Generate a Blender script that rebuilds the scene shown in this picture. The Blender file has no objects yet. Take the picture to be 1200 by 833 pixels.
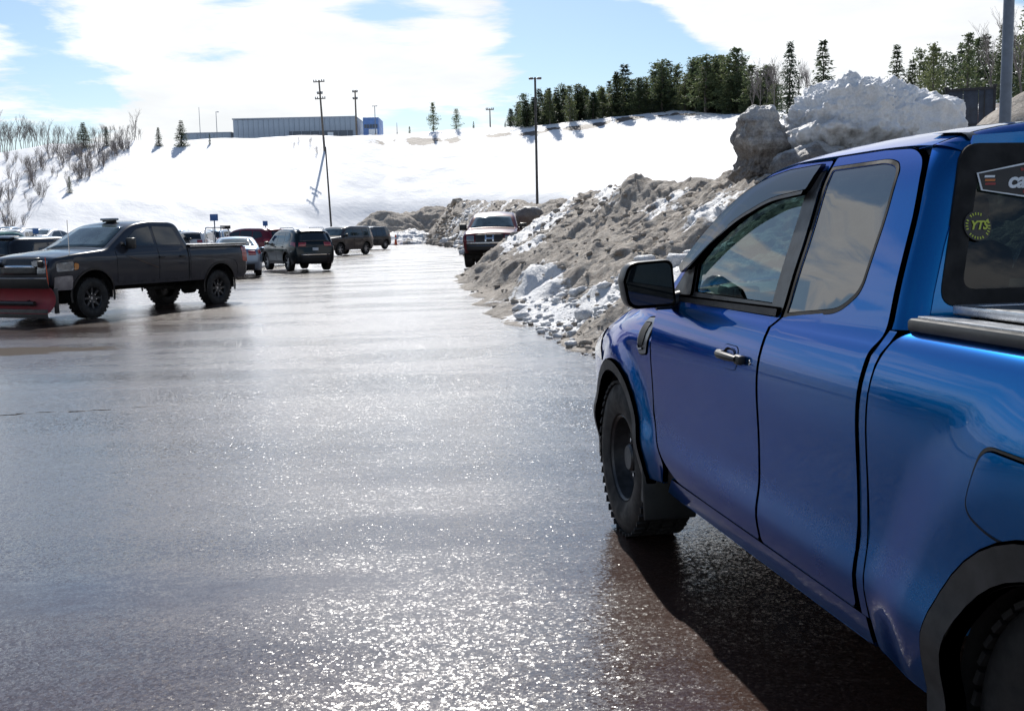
import bpy, bmesh, math, random
import numpy as np
from mathutils import Vector, Matrix
from mathutils.geometry import delaunay_2d_cdt
R = math.radians
PI = math.pi
random.seed(7)
rng = np.random.default_rng(7)
scene = bpy.context.scene
col = scene.collection

# ------------------------------------------------------------------ camera
cd = bpy.data.cameras.new('camera')
cam = bpy.data.objects.new('camera', cd)
col.objects.link(cam)
scene.camera = cam
cd.sensor_width = 36.0
cd.lens = 36.0 * 1218.8 / 1200.0
cd.clip_start = 0.05
cd.clip_end = 9000
cam.matrix_world = Matrix.Translation((0, 0, 1.522)) @ Matrix.Rotation(PI / 2 - 0.117966, 4, 'X') @ Matrix.Rotation(-0.0212, 4, 'Z')

# ------------------------------------------------------------------ light
SUN_EL, SUN_AZ = R(40.5), R(-6.2)      # azimuth measured clockwise from +Y
sd = bpy.data.lights.new('sun', 'SUN')
sd.energy = 4.6
sd.angle = R(0.53)
sd.color = (1.0, 0.96, 0.9)
sun = bpy.data.objects.new('sun', sd)
col.objects.link(sun)
sdir = Vector((math.sin(SUN_AZ) * math.cos(SUN_EL), math.cos(SUN_AZ) * math.cos(SUN_EL), math.sin(SUN_EL)))
sun.rotation_euler = sdir.to_track_quat('Z', 'Y').to_euler()

world = bpy.data.worlds.new('World')
scene.world = world
world.use_nodes = True


class NT:
    """small helper round a node tree"""
    def __init__(s, tree):
        s.t = tree
        s.n = tree.nodes
        s.l = tree.links

    def node(s, kind, **kw):
        nd = s.n.new(kind)
        for k, v in kw.items():
            setattr(nd, k, v)
        return nd

    def link(s, a, b):
        s.l.new(a, b)

    def setin(s, nd, key, v):
        if isinstance(v, bpy.types.NodeSocket):
            s.l.new(v, nd.inputs[key])
        else:
            nd.inputs[key].default_value = v

    def math(s, op, a, b=0.0, c=None, clamp=False):
        nd = s.n.new('ShaderNodeMath')
        nd.operation = op
        nd.use_clamp = clamp
        s.setin(nd, 0, a)
        s.setin(nd, 1, b)
        if c is not None:
            s.setin(nd, 2, c)
        return nd.outputs[0]

    def vmath(s, op, a, b=None, scale=None):
        nd = s.n.new('ShaderNodeVectorMath')
        nd.operation = op
        s.setin(nd, 0, a)
        if b is not None:
            s.setin(nd, 1, b)
        if scale is not None:
            s.setin(nd, 'Scale', scale)
        return nd.outputs['Value'] if op in ('DOT_PRODUCT', 'LENGTH', 'DISTANCE') else nd.outputs[0]

    def ramp(s, v, a, b, lo=0.0, hi=1.0, smooth=True):
        nd = s.n.new('ShaderNodeMapRange')
        nd.interpolation_type = 'SMOOTHSTEP' if smooth else 'LINEAR'
        s.setin(nd, 'Value', v)
        s.setin(nd, 'From Min', a)
        s.setin(nd, 'From Max', b)
        s.setin(nd, 'To Min', lo)
        s.setin(nd, 'To Max', hi)
        return nd.outputs[0]

    def noise(s, vec, scale, detail=4.0, rough=0.55, out='Fac', dist=0.0):
        nd = s.n.new('ShaderNodeTexNoise')
        if vec is not None:
            s.l.new(vec, nd.inputs['Vector'])
        nd.inputs['Scale'].default_value = scale
        nd.inputs['Detail'].default_value = detail
        nd.inputs['Roughness'].default_value = rough
        nd.inputs['Distortion'].default_value = dist
        return nd.outputs[out]

    def mix(s, f, a, b):
        nd = s.n.new('ShaderNodeMix')
        nd.data_type = 'RGBA'
        s.setin(nd, 'Factor', f)
        for k, v in ((6, a), (7, b)):
            if isinstance(v, bpy.types.NodeSocket):
                s.l.new(v, nd.inputs[k])
            else:
                nd.inputs[k].default_value = (*v[:3], 1)
        return nd.outputs[2]

    def mapping(s, vec, scale=(1, 1, 1), rot=(0, 0, 0), loc=(0, 0, 0)):
        nd = s.n.new('ShaderNodeMapping')
        s.l.new(vec, nd.inputs['Vector'])
        nd.inputs['Scale'].default_value = scale
        nd.inputs['Rotation'].default_value = rot
        nd.inputs['Location'].default_value = loc
        return nd.outputs[0]

    def bump(s, h, strength, dist, normal=None):
        nd = s.n.new('ShaderNodeBump')
        s.setin(nd, 'Height', h)
        nd.inputs['Strength'].default_value = strength
        nd.inputs['Distance'].default_value = dist
        if normal is not None:
            s.l.new(normal, nd.inputs['Normal'])
        return nd.outputs[0]


def px_dir(u, v):
    """view direction of a photograph pixel (used once, to say where the clouds of that day stood)"""
    U, V = (u - 600) / 1218.8, (v - 416.5) / 1218.8
    c, s_ = math.cos(-0.0212), math.sin(-0.0212)
    a, b = U * c + V * s_, -U * s_ + V * c
    c, s_ = math.cos(0.117966), math.sin(0.117966)
    return Vector((a, c - b * s_, -s_ - b * c)).normalized()


def build_world():
    w = NT(world.node_tree)
    for n in list(w.n):
        w.n.remove(n)
    out = w.node('ShaderNodeOutputWorld')
    bg = w.node('ShaderNodeBackground')
    sky = w.node('ShaderNodeTexSky', sky_type='NISHITA')
    sky.sun_disc = False
    sky.sun_elevation = SUN_EL
    sky.sun_rotation = SUN_AZ
    sky.altitude = 300
    sky.air_density = 1.0
    sky.dust_density = 0.6
    sky.ozone_density = 1.6
    tc = w.node('ShaderNodeTexCoord')
    d = tc.outputs['Generated']
    sep = w.node('ShaderNodeSeparateXYZ')
    w.link(d, sep.inputs[0])
    z = sep.outputs['Z']
    den = w.math('ADD', w.math('MAXIMUM', z, 0.0), 0.11)
    cx = w.math('DIVIDE', sep.outputs['X'], den)
    cy = w.math('DIVIDE', sep.outputs['Y'], den)
    cmb = w.node('ShaderNodeCombineXYZ')
    w.link(cx, cmb.inputs[0])
    w.link(cy, cmb.inputs[1])
    n1 = w.noise(w.mapping(cmb.outputs[0], (0.9, 0.9, 1), (0, 0, 0.3), (3.1, 1.4, 0)), 1.15, 10, 0.60, dist=0.35)
    n2 = w.noise(w.mapping(cmb.outputs[0], (0.5, 1.6, 1), (0, 0, -0.5), (8.1, 4.4, 0)), 1.9, 7, 0.6, dist=0.5)
    dens = w.math('ADD', w.math('ADD', w.math('MULTIPLY', w.math('SUBTRACT', n1, 0.5), 1.5), 0.53), w.math('MULTIPLY', w.math('SUBTRACT', n2, 0.5), w.ramp(z, 0.12, 0.5, 0.45, 1.3)))
    # broad banks and holes of the cloud cover that day
    for (u, v, sharp, amt) in ((700, 45, 70, -0.34), (620, 5, 160, -0.16), (40, 10, 160, -0.28), (250, -10, 300, -0.22),
                               (440, 5, 260, -0.20), (760, 80, 300, -0.14), (110, 125, 500, -0.13), (330, 60, 18, 0.17), (560, 45, 300, 0.14), (930, 20, 30, 0.2),
                               (1130, 60, 120, 0.12), (840, 25, 600, 0.12), (150, 60, 100, 0.12)):
        dd = w.vmath('DOT_PRODUCT', d, tuple(px_dir(u, v)))
        k = w.math('POWER', w.math('MAXIMUM', dd, 0.0001), float(sharp) * 4)
        dens = w.math('ADD', dens, w.math('MULTIPLY', k, amt))
    dens = w.math('SUBTRACT', dens, w.ramp(z, 0.18, 0.60, 0.0, 0.34))
    gap = Vector((math.sin(R(-38)) * math.cos(R(20)), math.cos(R(-38)) * math.cos(R(20)), math.sin(R(20))))
    dens = w.math('SUBTRACT', dens, w.math('MULTIPLY', w.math('POWER', w.math('MAXIMUM', w.vmath('DOT_PRODUCT', d, tuple(gap)), 0.0001), 140.0), 0.20))
    cover = w.ramp(dens, 0.42, 0.60)
    shade = w.ramp(w.noise(w.mapping(cmb.outputs[0], (1, 1, 1), (0, 0, 0), (1, 2, 0)), 1.3, 6, 0.6), 0.3, 0.75, 0.84, 1.06)
    cloudcol = w.vmath('SCALE', (9.5, 9.6, 9.7), scale=shade)
    haze = w.ramp(z, 0.0, 0.16, 0.50, 0.0)
    cover = w.math('MAXIMUM', cover, haze)
    skyc = w.vmath('MULTIPLY', sky.outputs[0], (0.80, 0.88, 0.92))
    mixc = w.mix(w.math('MULTIPLY', cover, 0.93), skyc, cloudcol)
    w.link(mixc, bg.inputs['Color'])
    bg.inputs['Strength'].default_value = 0.105
    w.link(bg.outputs[0], out.inputs[0])


build_world()
world.cycles.sampling_method = 'MANUAL'
world.cycles.sample_map_resolution = 1024
vs = scene.view_settings
vs.view_transform = 'Standard'
vs.look = 'None'
vs.exposure = 0.17
vs.gamma = 1.0
scene.cycles.max_bounces = 6
scene.cycles.transparent_max_bounces = 12
scene.cycles.sample_clamp_indirect = 6

# ------------------------------------------------------------------ objects and tags
def tag(o, label=None, cat=None, group=None, kind=None):
    if label: o['label'] = label
    if cat: o['category'] = cat
    if group: o['group'] = group
    if kind: o['kind'] = kind
    return o


def empty(name, loc=(0, 0, 0), rz=0.0, label=None, cat=None, group=None):
    o = bpy.data.objects.new(name, None)
    col.objects.link(o)
    o.location = loc
    o.rotation_euler = (0, 0, rz)
    o.empty_display_size = 0.3
    return tag(o, label, cat, group)


def link(name, me, mat=None, parent=None, loc=None, rot=None):
    if mat is not None and len(me.materials) == 0:
        me.materials.append(mat)
    o = bpy.data.objects.new(name, me)
    col.objects.link(o)
    if parent is not None: o.parent = parent
    if loc is not None: o.location = loc
    if rot is not None: o.rotation_euler = rot
    return o


def copy_tree(o, parent=None, loc=None, rz=None, scale=None, label=None):
    c = o.copy()
    col.objects.link(c)
    if parent is not None: c.parent = parent
    if loc is not None: c.location = loc
    if rz is not None: c.rotation_euler = (0, 0, rz)
    if scale is not None: c.scale = scale
    if label: c['label'] = label
    for ch in list(o.children):
        copy_tree(ch, c)
    return c


def mesh(name, verts, faces, smooth=True, sharp=None, merge=None, normals=None):
    me = bpy.data.meshes.new(name)
    me.from_pydata([tuple(v) for v in verts], [], [tuple(f) for f in faces])
    if merge:
        bm = bmesh.new(); bm.from_mesh(me)
        bmesh.ops.remove_doubles(bm, verts=bm.verts, dist=merge)
        bmesh.ops.recalc_face_normals(bm, faces=bm.faces)
        bm.to_mesh(me); bm.free()
    me.validate()
    me.update()
    if smooth:
        me.shade_smooth()
        if sharp: me.set_sharp_from_angle(angle=R(sharp))
        if normals is not None and len(normals) == len(me.vertices):
            me.normals_split_custom_set_from_vertices([tuple(n) for n in normals])
    return me


class MB:
    """collects boxes, tubes and sheets; build() links them as one mesh object"""
    def __init__(s):
        s.v, s.f = [], []

    def add(s, vs, fs):
        k = len(s.v)
        s.v += [tuple(v) for v in vs]
        s.f += [tuple(i + k for i in f) for f in fs]
        return s

    def box(s, c, d, m=None):
        x, y, z = (q / 2 for q in d)
        vs = [Vector(p) for p in ((-x, -y, -z), (x, -y, -z), (x, y, -z), (-x, y, -z), (-x, -y, z), (x, -y, z), (x, y, z), (-x, y, z))]
        if m is not None: vs = [m @ v for v in vs]
        vs = [v + Vector(c) for v in vs]
        return s.add(vs, [(0, 3, 2, 1), (4, 5, 6, 7), (0, 1, 5, 4), (1, 2, 6, 5), (2, 3, 7, 6), (3, 0, 4, 7)])

    def rbox(s, c, d, r=0.01, m=None):
        """box with chamfered edges"""
        bm = bmesh.new()
        bmesh.ops.create_cube(bm, size=1)
        for v in bm.verts: v.co = Vector((v.co.x * d[0], v.co.y * d[1], v.co.z * d[2]))
        bmesh.ops.bevel(bm, geom=list(bm.edges), offset=min(r, min(d) * 0.45), segments=2, affect='EDGES', profile=0.5)
        vs = [(m @ v.co if m is not None else v.co) + Vector(c) for v in bm.verts]
        fs = [[v.index for v in f.verts] for f in bm.faces]
        bm.free()
        return s.add(vs, fs)

    def tube(s, pts, rad, n=8, caps=True):
        pts = [Vector(p) for p in pts]
        rs = rad if isinstance(rad, (list, tuple)) else [rad] * len(pts)
        vs, fs = [], []
        ref = None
        for i, p in enumerate(pts):
            t = (pts[min(i + 1, len(pts) - 1)] - pts[max(i - 1, 0)]).normalized()
            if ref is None:
                ref = t.orthogonal().normalized()
            a = (ref - t * ref.dot(t)).normalized()
            ref = a
            b = t.cross(a)
            for k in range(n):
                q = 2 * PI * k / n
                vs.append(p + (a * math.cos(q) + b * math.sin(q)) * rs[i])
        for i in range(len(pts) - 1):
            for k in range(n):
                fs.append((i * n + k, i * n + (k + 1) % n, (i + 1) * n + (k + 1) % n, (i + 1) * n + k))
        if caps:
            fs.append(tuple(range(n - 1, -1, -1)))
            m = (len(pts) - 1) * n
            fs.append(tuple(range(m, m + n)))
        return s.add(vs, fs)

    def lathe(s, prof, n=32, axis='Y', c=(0, 0, 0)):
        """prof: list of (radius, along axis)"""
        vs, fs = [], []
        for (r, h) in prof:
            for k in range(n):
                q = 2 * PI * k / n
                a, b = r * math.cos(q), r * math.sin(q)
                if axis == 'Y': p = (a, h, b)
                elif axis == 'Z': p = (a, b, h)
                else: p = (h, a, b)
                vs.append((p[0] + c[0], p[1] + c[1], p[2] + c[2]))
        for i in range(len(prof) - 1):
            for k in range(n):
                fs.append((i * n + k, i * n + (k + 1) % n, (i + 1) * n + (k + 1) % n, (i + 1) * n + k))
        return s.add(vs, fs)

    def grid(s, fn, nu, nv):
        vs = [fn(i / nu, j / nv) for i in range(nu + 1) for j in range(nv + 1)]
        w = nv + 1
        fs = [(i * w + j, (i + 1) * w + j, (i + 1) * w + j + 1, i * w + j + 1) for i in range(nu) for j in range(nv)]
        return s.add(vs, fs)

    def build(s, name, mat, parent=None, sharp=35, merge=None, **kw):
        return link(name, mesh(name, s.v, s.f, True, sharp, merge), mat, parent, **kw)

# ------------------------------------------------------------------ numpy noise
def _hash(i, j, k, seed):
    h = (i.astype(np.uint64) * np.uint64(73856093)) ^ (j.astype(np.uint64) * np.uint64(19349663)) ^ (k.astype(np.uint64) * np.uint64(83492791)) ^ np.uint64(seed * 2654435 + 12345)
    h = (h ^ (h >> np.uint64(13))) * np.uint64(0x5bd1e9955bd1e995)
    h = h ^ (h >> np.uint64(29))
    h = h * np.uint64(0x9E3779B97F4A7C15)
    return ((h >> np.uint64(40)) & np.uint64(0xFFFF)).astype(np.float64) / 65535.0


def vnoise(P, seed=1):
    P = P + 1000.0
    F = np.floor(P)
    f = P - F
    I = F.astype(np.int64)
    f = f * f * f * (f * (f * 6 - 15) + 10)
    r = 0
    for a in (0, 1):
        for b in (0, 1):
            for c in (0, 1):
                w = (f[:, 0] if a else 1 - f[:, 0]) * (f[:, 1] if b else 1 - f[:, 1]) * (f[:, 2] if c else 1 - f[:, 2])
                r = r + w * _hash(I[:, 0] + a, I[:, 1] + b, I[:, 2] + c, seed)
    return r * 2 - 1


def fbm(P, octs=5, gain=0.5, seed=1, ridged=False):
    amp, tot, r = 1.0, 0.0, 0
    for o in range(octs):
        n = vnoise(P * (2.03 ** o) + o * 17.3, seed + o)
        if ridged: n = 1 - 2 * np.abs(n)
        r = r + amp * n
        tot += amp
        amp *= gain
    return r / tot


def smooth01(t):
    t = np.clip(t, 0, 1)
    return t * t * (3 - 2 * t)

# ------------------------------------------------------------------ materials
def mat_new(name):
    m = bpy.data.materials.new(name)
    m.use_nodes = True
    nt = NT(m.node_tree)
    b = m.node_tree.nodes['Principled BSDF']
    return m, nt, b


def mat_plain(name, c, rough=0.5, metal=0.0, coat=0.0, spec=0.5, var=0.12, scale=20.0, bump=0.0, emis=None):
    m, nt, b = mat_new(name)
    tc = nt.node('ShaderNodeTexCoord').outputs['Object']
    n = nt.noise(tc, scale, 4, 0.6)
    k = nt.ramp(n, 0.3, 0.7, 1 - var, 1 + var)
    cc = nt.vmath('SCALE', tuple(c), scale=k)
    nt.link(cc, b.inputs['Base Color'])
    nt.setin(b, 'Roughness', nt.ramp(nt.noise(tc, scale * 0.37, 5, 0.6), 0.3, 0.7, max(0.01, rough * 0.8), min(1, rough * 1.2)))
    b.inputs['Metallic'].default_value = metal
    b.inputs['Coat Weight'].default_value = coat
    b.inputs['Coat Roughness'].default_value = 0.04
    b.inputs['Specular IOR Level'].default_value = spec
    if bump: nt.link(nt.bump(nt.noise(tc, scale * 4, 4, 0.6), 0.6, bump), b.inputs['Normal'])
    return m


def mat_paint(name, c, metal=0.3, rough=0.32, coat=1.0, dirt=0.35, dirtz=0.9, dirtcol=(0.13, 0.115, 0.10), flake=True):
    m, nt, b = mat_new(name)
    tc = nt.node('ShaderNodeTexCoord').outputs['Object']
    sep = nt.node('ShaderNodeSeparateXYZ')
    nt.link(tc, sep.inputs[0])
    n1 = nt.noise(nt.mapping(tc, (1, 1, 0.45)), 3.2, 7, 0.65)
    n2 = nt.noise(tc, 160, 2, 0.5)
    low = nt.ramp(sep.outputs['Z'], dirtz, 0.25)
    f = nt.math('MULTIPLY', nt.math('ADD', nt.math('MULTIPLY', low, 0.75), 0.10), nt.ramp(n1, 0.25, 0.8, 0.35, 1.25))
    f = nt.math('MULTIPLY', f, nt.ramp(n2, 0.3, 0.7, 0.7, 1.2))
    f = nt.math('MULTIPLY', f, dirt, clamp=True)
    base = nt.mix(f, c, dirtcol)
    nt.link(base, b.inputs['Base Color'])
    nt.setin(b, 'Metallic', nt.math('MULTIPLY', nt.math('SUBTRACT', 1.0, f), metal))
    nt.setin(b, 'Roughness', nt.ramp(f, 0, 0.5, rough, 0.75))
    nt.setin(b, 'Coat Weight', nt.math('SUBTRACT', coat, nt.math('MULTIPLY', f, 0.9), clamp=True))
    nt.setin(b, 'Coat Roughness', nt.ramp(f, 0, 0.3, 0.03, 0.30))
    b.inputs['Coat IOR'].default_value = 1.36
    b.inputs['Specular Tint'].default_value = (c[0] * 1.3 + .01, c[1] * 1.3 + .01, min(1, c[2] * 1.3 + .01), 1)
    return m


def mat_glass(name, tint=(0.75, 0.86, 0.83), ior=1.75, rough=0.0):
    m, nt, b = mat_new(name)
    out = m.node_tree.nodes['Material Output']
    m.node_tree.nodes.remove(b)
    fr = nt.node('ShaderNodeFresnel')
    bf = nt.node('ShaderNodeNewGeometry').outputs['Backfacing']
    nt.link(nt.ramp(bf, 0.0, 1.0, ior, 1.0 / ior, False), fr.inputs['IOR'])   # a pane reflects the same from both sides
    tr = nt.node('ShaderNodeBsdfTransparent')
    tr.inputs['Color'].default_value = (*tint, 1)
    gl = nt.node('ShaderNodeBsdfGlossy')
    gl.inputs['Roughness'].default_value = rough
    mx = nt.node('ShaderNodeMixShader')
    nt.link(fr.outputs[0], mx.inputs[0])
    nt.link(tr.outputs[0], mx.inputs[1])
    nt.link(gl.outputs[0], mx.inputs[2])
    nt.link(mx.outputs[0], out.inputs['Surface'])
    return m


def mat_asphalt():
    m, nt, b = mat_new('wet_asphalt')
    geo = nt.node('ShaderNodeNewGeometry')
    P = geo.outputs['Position']
    sep = nt.node('ShaderNodeSeparateXYZ')
    nt.link(P, sep.inputs[0])
    X, Y = sep.outputs['X'], sep.outputs['Y']
    # meltwater film: runs across the lot in long tongues
    flow = nt.mapping(P, (0.16, 0.75, 1), (0, 0, R(-7)))
    wn = nt.noise(flow, 1.0, 6, 0.6, dist=0.3)
    film = nt.ramp(wn, 0.55, 0.66)
    # the tongue in the foreground, and thin sheets further out at the left
    def blob(cx, cy, sx, sy, rot=0.0, lo=1.0, hi=0.25):
        q = nt.mapping(P, (1 / sx, 1 / sy, 0), (0, 0, 0), (-cx / sx, -cy / sy, 0))
        ln = nt.vmath('LENGTH', q)
        ln = nt.math('ADD', ln, nt.math('MULTIPLY', nt.math('SUBTRACT', nt.noise(nt.mapping(P, (0.8, 3, 1)), 1.3, 6, 0.6), 0.5), 1.5))
        return nt.ramp(ln, lo, hi)
    tongue = blob(-2.4, 4.42, 2.5, 0.42)
    film = nt.math('MAXIMUM', nt.math('MULTIPLY', film, nt.ramp(Y, 6, 14, 0.0, 0.45)), tongue)
    film = nt.math('MAXIMUM', film, nt.math('MULTIPLY', blob(-6.5, 11.5, 6.0, 1.1), 0.8))
    film = nt.math('MAXIMUM', film, nt.math('MULTIPLY', blob(-9.5, 18.5, 5.0, 2.0), 0.95))
    # patches that have dried off
    dry = nt.math('MAXIMUM', blob(-8.6, 15.0, 2.9, 0.62, lo=1.0, hi=0.92), blob(-6.0, 9.6, 0.95, 0.42, lo=1.0, hi=0.92))
    damp = nt.ramp(nt.noise(nt.mapping(P, (0.35, 1.1, 1), (0, 0, R(8))), 0.7, 7, 0.62), 0.35, 0.7)
    # stones of the wearing course
    vor = nt.node('ShaderNodeTexVoronoi'); vor.inputs['Scale'].default_value = 290
    nt.link(P, vor.inputs['Vector'])
    vor2 = nt.node('ShaderNodeTexVoronoi'); vor2.inputs['Scale'].default_value = 85
    nt.link(P, vor2.inputs['Vector'])
    vor3 = nt.node('ShaderNodeTexVoronoi'); vor3.inputs['Scale'].default_value = 24
    nt.link(nt.mapping(P, (1, 0.6, 1)), vor3.inputs['Vector'])
    # most facets lie nearly flat under the water film, a few stand steep and catch the sun
    def facets(c, lo, hi, pw):
        sp = nt.node('ShaderNodeSeparateXYZ')
        nt.link(c, sp.inputs[0])
        mag = nt.math('ADD', nt.math('MULTIPLY', nt.math('POWER', sp.outputs['Z'], pw), hi), lo)
        return nt.vmath('MULTIPLY', nt.vmath('SCALE', nt.vmath('SUBTRACT', c, (0.5, 0.5, 0.5)), scale=mag), (1.0, 1.0, 0.0))
    nv = nt.vmath('ADD', facets(vor.outputs['Color'], 0.12, 0.85, 2.2), facets(vor2.outputs['Color'], 0.07, 0.62, 2.4))
    nv = nt.vmath('ADD', nv, facets(vor3.outputs['Color'], 0.05, 0.0, 1.0))
    rip = nt.node('ShaderNodeTexNoise'); rip.inputs['Scale'].default_value = 9; rip.inputs['Detail'].default_value = 3
    nt.link(nt.mapping(P, (0.8, 2.2, 1), (0, 0, R(25))), rip.inputs['Vector'])
    wavy = nt.vmath('MULTIPLY', nt.vmath('SUBTRACT', rip.outputs['Color'], (0.5, 0.5, 0.5)), (0.10, 0.10, 0))
    amp = nt.math('SUBTRACT', 1.0, nt.math('MULTIPLY', film, 0.80))
    amp = nt.math('MULTIPLY', amp, nt.ramp(damp, 0, 1, 0.85, 1.05))
    amp = nt.math('MULTIPLY', amp, nt.ramp(Y, 3.2, 16, 0.20, 1.15, False))
    nv = nt.vmath('ADD', nt.vmath('SCALE', nv, scale=amp), wavy)
    nrm = nt.vmath('NORMALIZE', nt.vmath('ADD', geo.outputs['Normal'], nv))
    nt.link(nrm, b.inputs['Normal'])
    # water film over the stones: nearly level, mirrors sky and truck
    fv = nt.vmath('ADD', nt.vmath('SCALE', nt.vmath('ADD', facets(vor.outputs['Color'], 0.12, 0.0, 1.0), facets(vor2.outputs['Color'], 0.17, 0.0, 1.0)), scale=nt.math('SUBTRACT', 1.0, nt.math('MULTIPLY', film, 0.6))), wavy)
    nt.link(nt.vmath('NORMALIZE', nt.vmath('ADD', geo.outputs['Normal'], fv)), b.inputs['Coat Normal'])
    b.inputs['Coat IOR'].default_value = 1.33
    nt.setin(b, 'Coat Roughness', nt.ramp(damp, 0, 1, 0.24, 0.14))
    stone = nt.ramp(nt.math('MULTIPLY', vor.outputs['Distance'], 105.0), 0.0, 70.0, 1.25, 0.6)
    tone = nt.mix(vor2.outputs['Color'], (0.034, 0.016, 0.011), (0.074, 0.037, 0.027))
    tone = nt.mix(nt.ramp(nt.noise(P, 0.5, 6, 0.6), 0.3, 0.7), tone, (0.044, 0.026, 0.020))
    tone = nt.mix(dry, tone, (0.115, 0.10, 0.088))
    # the cold joint between two strips of paving
    yj = nt.math('ABSOLUTE', nt.math('SUBTRACT', Y, nt.math('ADD', nt.math('ADD', 10.15, nt.math('MULTIPLY', X, 0.16)), nt.math('MULTIPLY', nt.math('SUBTRACT', nt.noise(P, 1.3, 5, 0.7), 0.5), 0.5))))
    jt = nt.math('MULTIPLY', nt.ramp(yj, 0.035, 0.012), nt.math('MULTIPLY', nt.ramp(X, -3.0, -3.6), nt.ramp(nt.noise(P, 4, 3, 0.5), 0.40, 0.5)))
    tone = nt.mix(jt, tone, (0.012, 0.011, 0.010))
    nt.setin(b, 'Coat Weight', nt.math('SUBTRACT', 1.0, nt.math('MAXIMUM', dry, jt)))
    nt.link(tone, b.inputs['Base Color'])
    r = nt.math('SUBTRACT', nt.math('SUBTRACT', nt.ramp(Y, 3.5, 12, 0.20, 0.30, False), nt.math('MULTIPLY', damp, 0.05)), nt.math('MULTIPLY', film, 0.05))
    r = nt.math('ADD', r, nt.math('MULTIPLY', dry, 0.55))
    r = nt.math('ADD', r, nt.math('MULTIPLY', jt, 0.4))
    nt.setin(b, 'Roughness', r)
    sp = nt.math('SUBTRACT', 0.17, nt.math('MULTIPLY', nt.math('MAXIMUM', dry, jt), 0.2))
    nt.setin(b, 'Specular IOR Level', sp)
    return m


def mat_snow(name='clean_snow'):
    m, nt, b = mat_new(name)
    P = nt.node('ShaderNodeNewGeometry').outputs['Position']
    n = nt.noise(P, 0.05, 6, 0.6)
    c = nt.mix(nt.ramp(n, 0.3, 0.7), (0.84, 0.85, 0.87), (0.76, 0.775, 0.80))
    # twigs, grit and bare turf showing along the crest
    nt.link(c, b.inputs['Base Color'])
    b.inputs['Roughness'].default_value = 0.6
    h = nt.math('ADD', nt.math('MULTIPLY', nt.noise(P, 0.35, 6, 0.6), 1.0), nt.math('MULTIPLY', nt.noise(P, 4, 5, 0.6), 0.1))
    nt.link(nt.bump(h, 0.35, 0.6), b.inputs['Normal'])
    return m


def mat_dirtysnow(name, snow_lo=0.52, snow_hi=0.60, cov=0.0, upz=0.15):
    """grit-covered plough bank: clean snow shows where lumps have broken open"""
    m, nt, b = mat_new(name)
    P = nt.node('ShaderNodeNewGeometry').outputs['Position']
    at = nt.node('ShaderNodeAttribute'); at.attribute_name = 'snow'
    n = nt.noise(P, 0.9, 8, 0.62, dist=0.4)
    n2 = nt.noise(P, 6.0, 6, 0.62)
    n3 = nt.noise(P, 45.0, 4, 0.7)
    g = nt.mix(nt.ramp(n2, 0.3, 0.72), (0.27, 0.225, 0.183), (0.47, 0.42, 0.36))
    g = nt.mix(nt.ramp(n3, 0.5, 0.8), g, (0.56, 0.53, 0.49))
    g = nt.mix(nt.ramp(n3, 0.42, 0.25), g, (0.10, 0.088, 0.077))
    s = nt.math('ADD', nt.math('ADD', at.outputs['Fac'], nt.math('MULTIPLY', nt.math('SUBTRACT', n, 0.5), 0.5)), nt.math('MULTIPLY', nt.math('SUBTRACT', n2, 0.5), 0.5))
    s = nt.math('ADD', s, cov)
    f = nt.ramp(s, snow_lo, snow_hi)
    sn = nt.mix(nt.ramp(n3, 0.35, 0.75), (0.80, 0.81, 0.83), (0.60, 0.59, 0.58))
    c = nt.mix(f, g, sn)
    nt.link(c, b.inputs['Base Color'])
    nt.setin(b, 'Roughness', nt.ramp(f, 0, 1, 0.85, 0.55))
    n4 = nt.noise(P, 15.0, 6, 0.7)
    h = nt.math('ADD', nt.math('ADD', nt.math('MULTIPLY', n2, 0.9), nt.math('MULTIPLY', n4, 0.45)), nt.math('MULTIPLY', n3, 0.2))
    nt.link(nt.bump(h, 0.8, 0.13), b.inputs['Normal'])
    return m


def mat_icechunk():
    """old compressed snow: white crown, grey layered flank"""
    m, nt, b = mat_new('old_packed_snow')
    geo = nt.node('ShaderNodeNewGeometry')
    P = geo.outputs['Position']
    at = nt.node('ShaderNodeAttribute'); at.attribute_name = 'snow'
    n2 = nt.noise(P, 3.0, 8, 0.65)
    n3 = nt.noise(P, 28.0, 5, 0.65)
    lay = nt.noise(nt.mapping(P, (0.5, 0.5, 5.5)), 1.0, 6, 0.6)
    s = nt.math('ADD', at.outputs['Fac'], nt.math('MULTIPLY', nt.math('SUBTRACT', n2, 0.5), 0.6))
    s = nt.math('ADD', s, nt.math('MULTIPLY', nt.math('SUBTRACT', lay, 0.5), 0.5))
    grit = nt.mix(nt.ramp(n3, 0.3, 0.7), (0.10, 0.088, 0.078), (0.22, 0.20, 0.185))
    grey = nt.mix(nt.ramp(n3, 0.3, 0.7), (0.34, 0.335, 0.33), (0.50, 0.50, 0.50))
    white = nt.mix(nt.ramp(n3, 0.3, 0.8), (0.86, 0.87, 0.89), (0.70, 0.70, 0.70))
    c = nt.mix(nt.ramp(s, 0.24, 0.46), grit, grey)
    c = nt.mix(nt.ramp(s, 0.56, 0.82), c, white)
    nt.link(c, b.inputs['Base Color'])
    nt.setin(b, 'Roughness', 0.6)
    h = nt.math('ADD', nt.math('MULTIPLY', n2, 0.6), nt.math('MULTIPLY', n3, 0.2))
    nt.link(nt.bump(h, 0.7, 0.10), b.inputs['Normal'])
    return m


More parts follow.
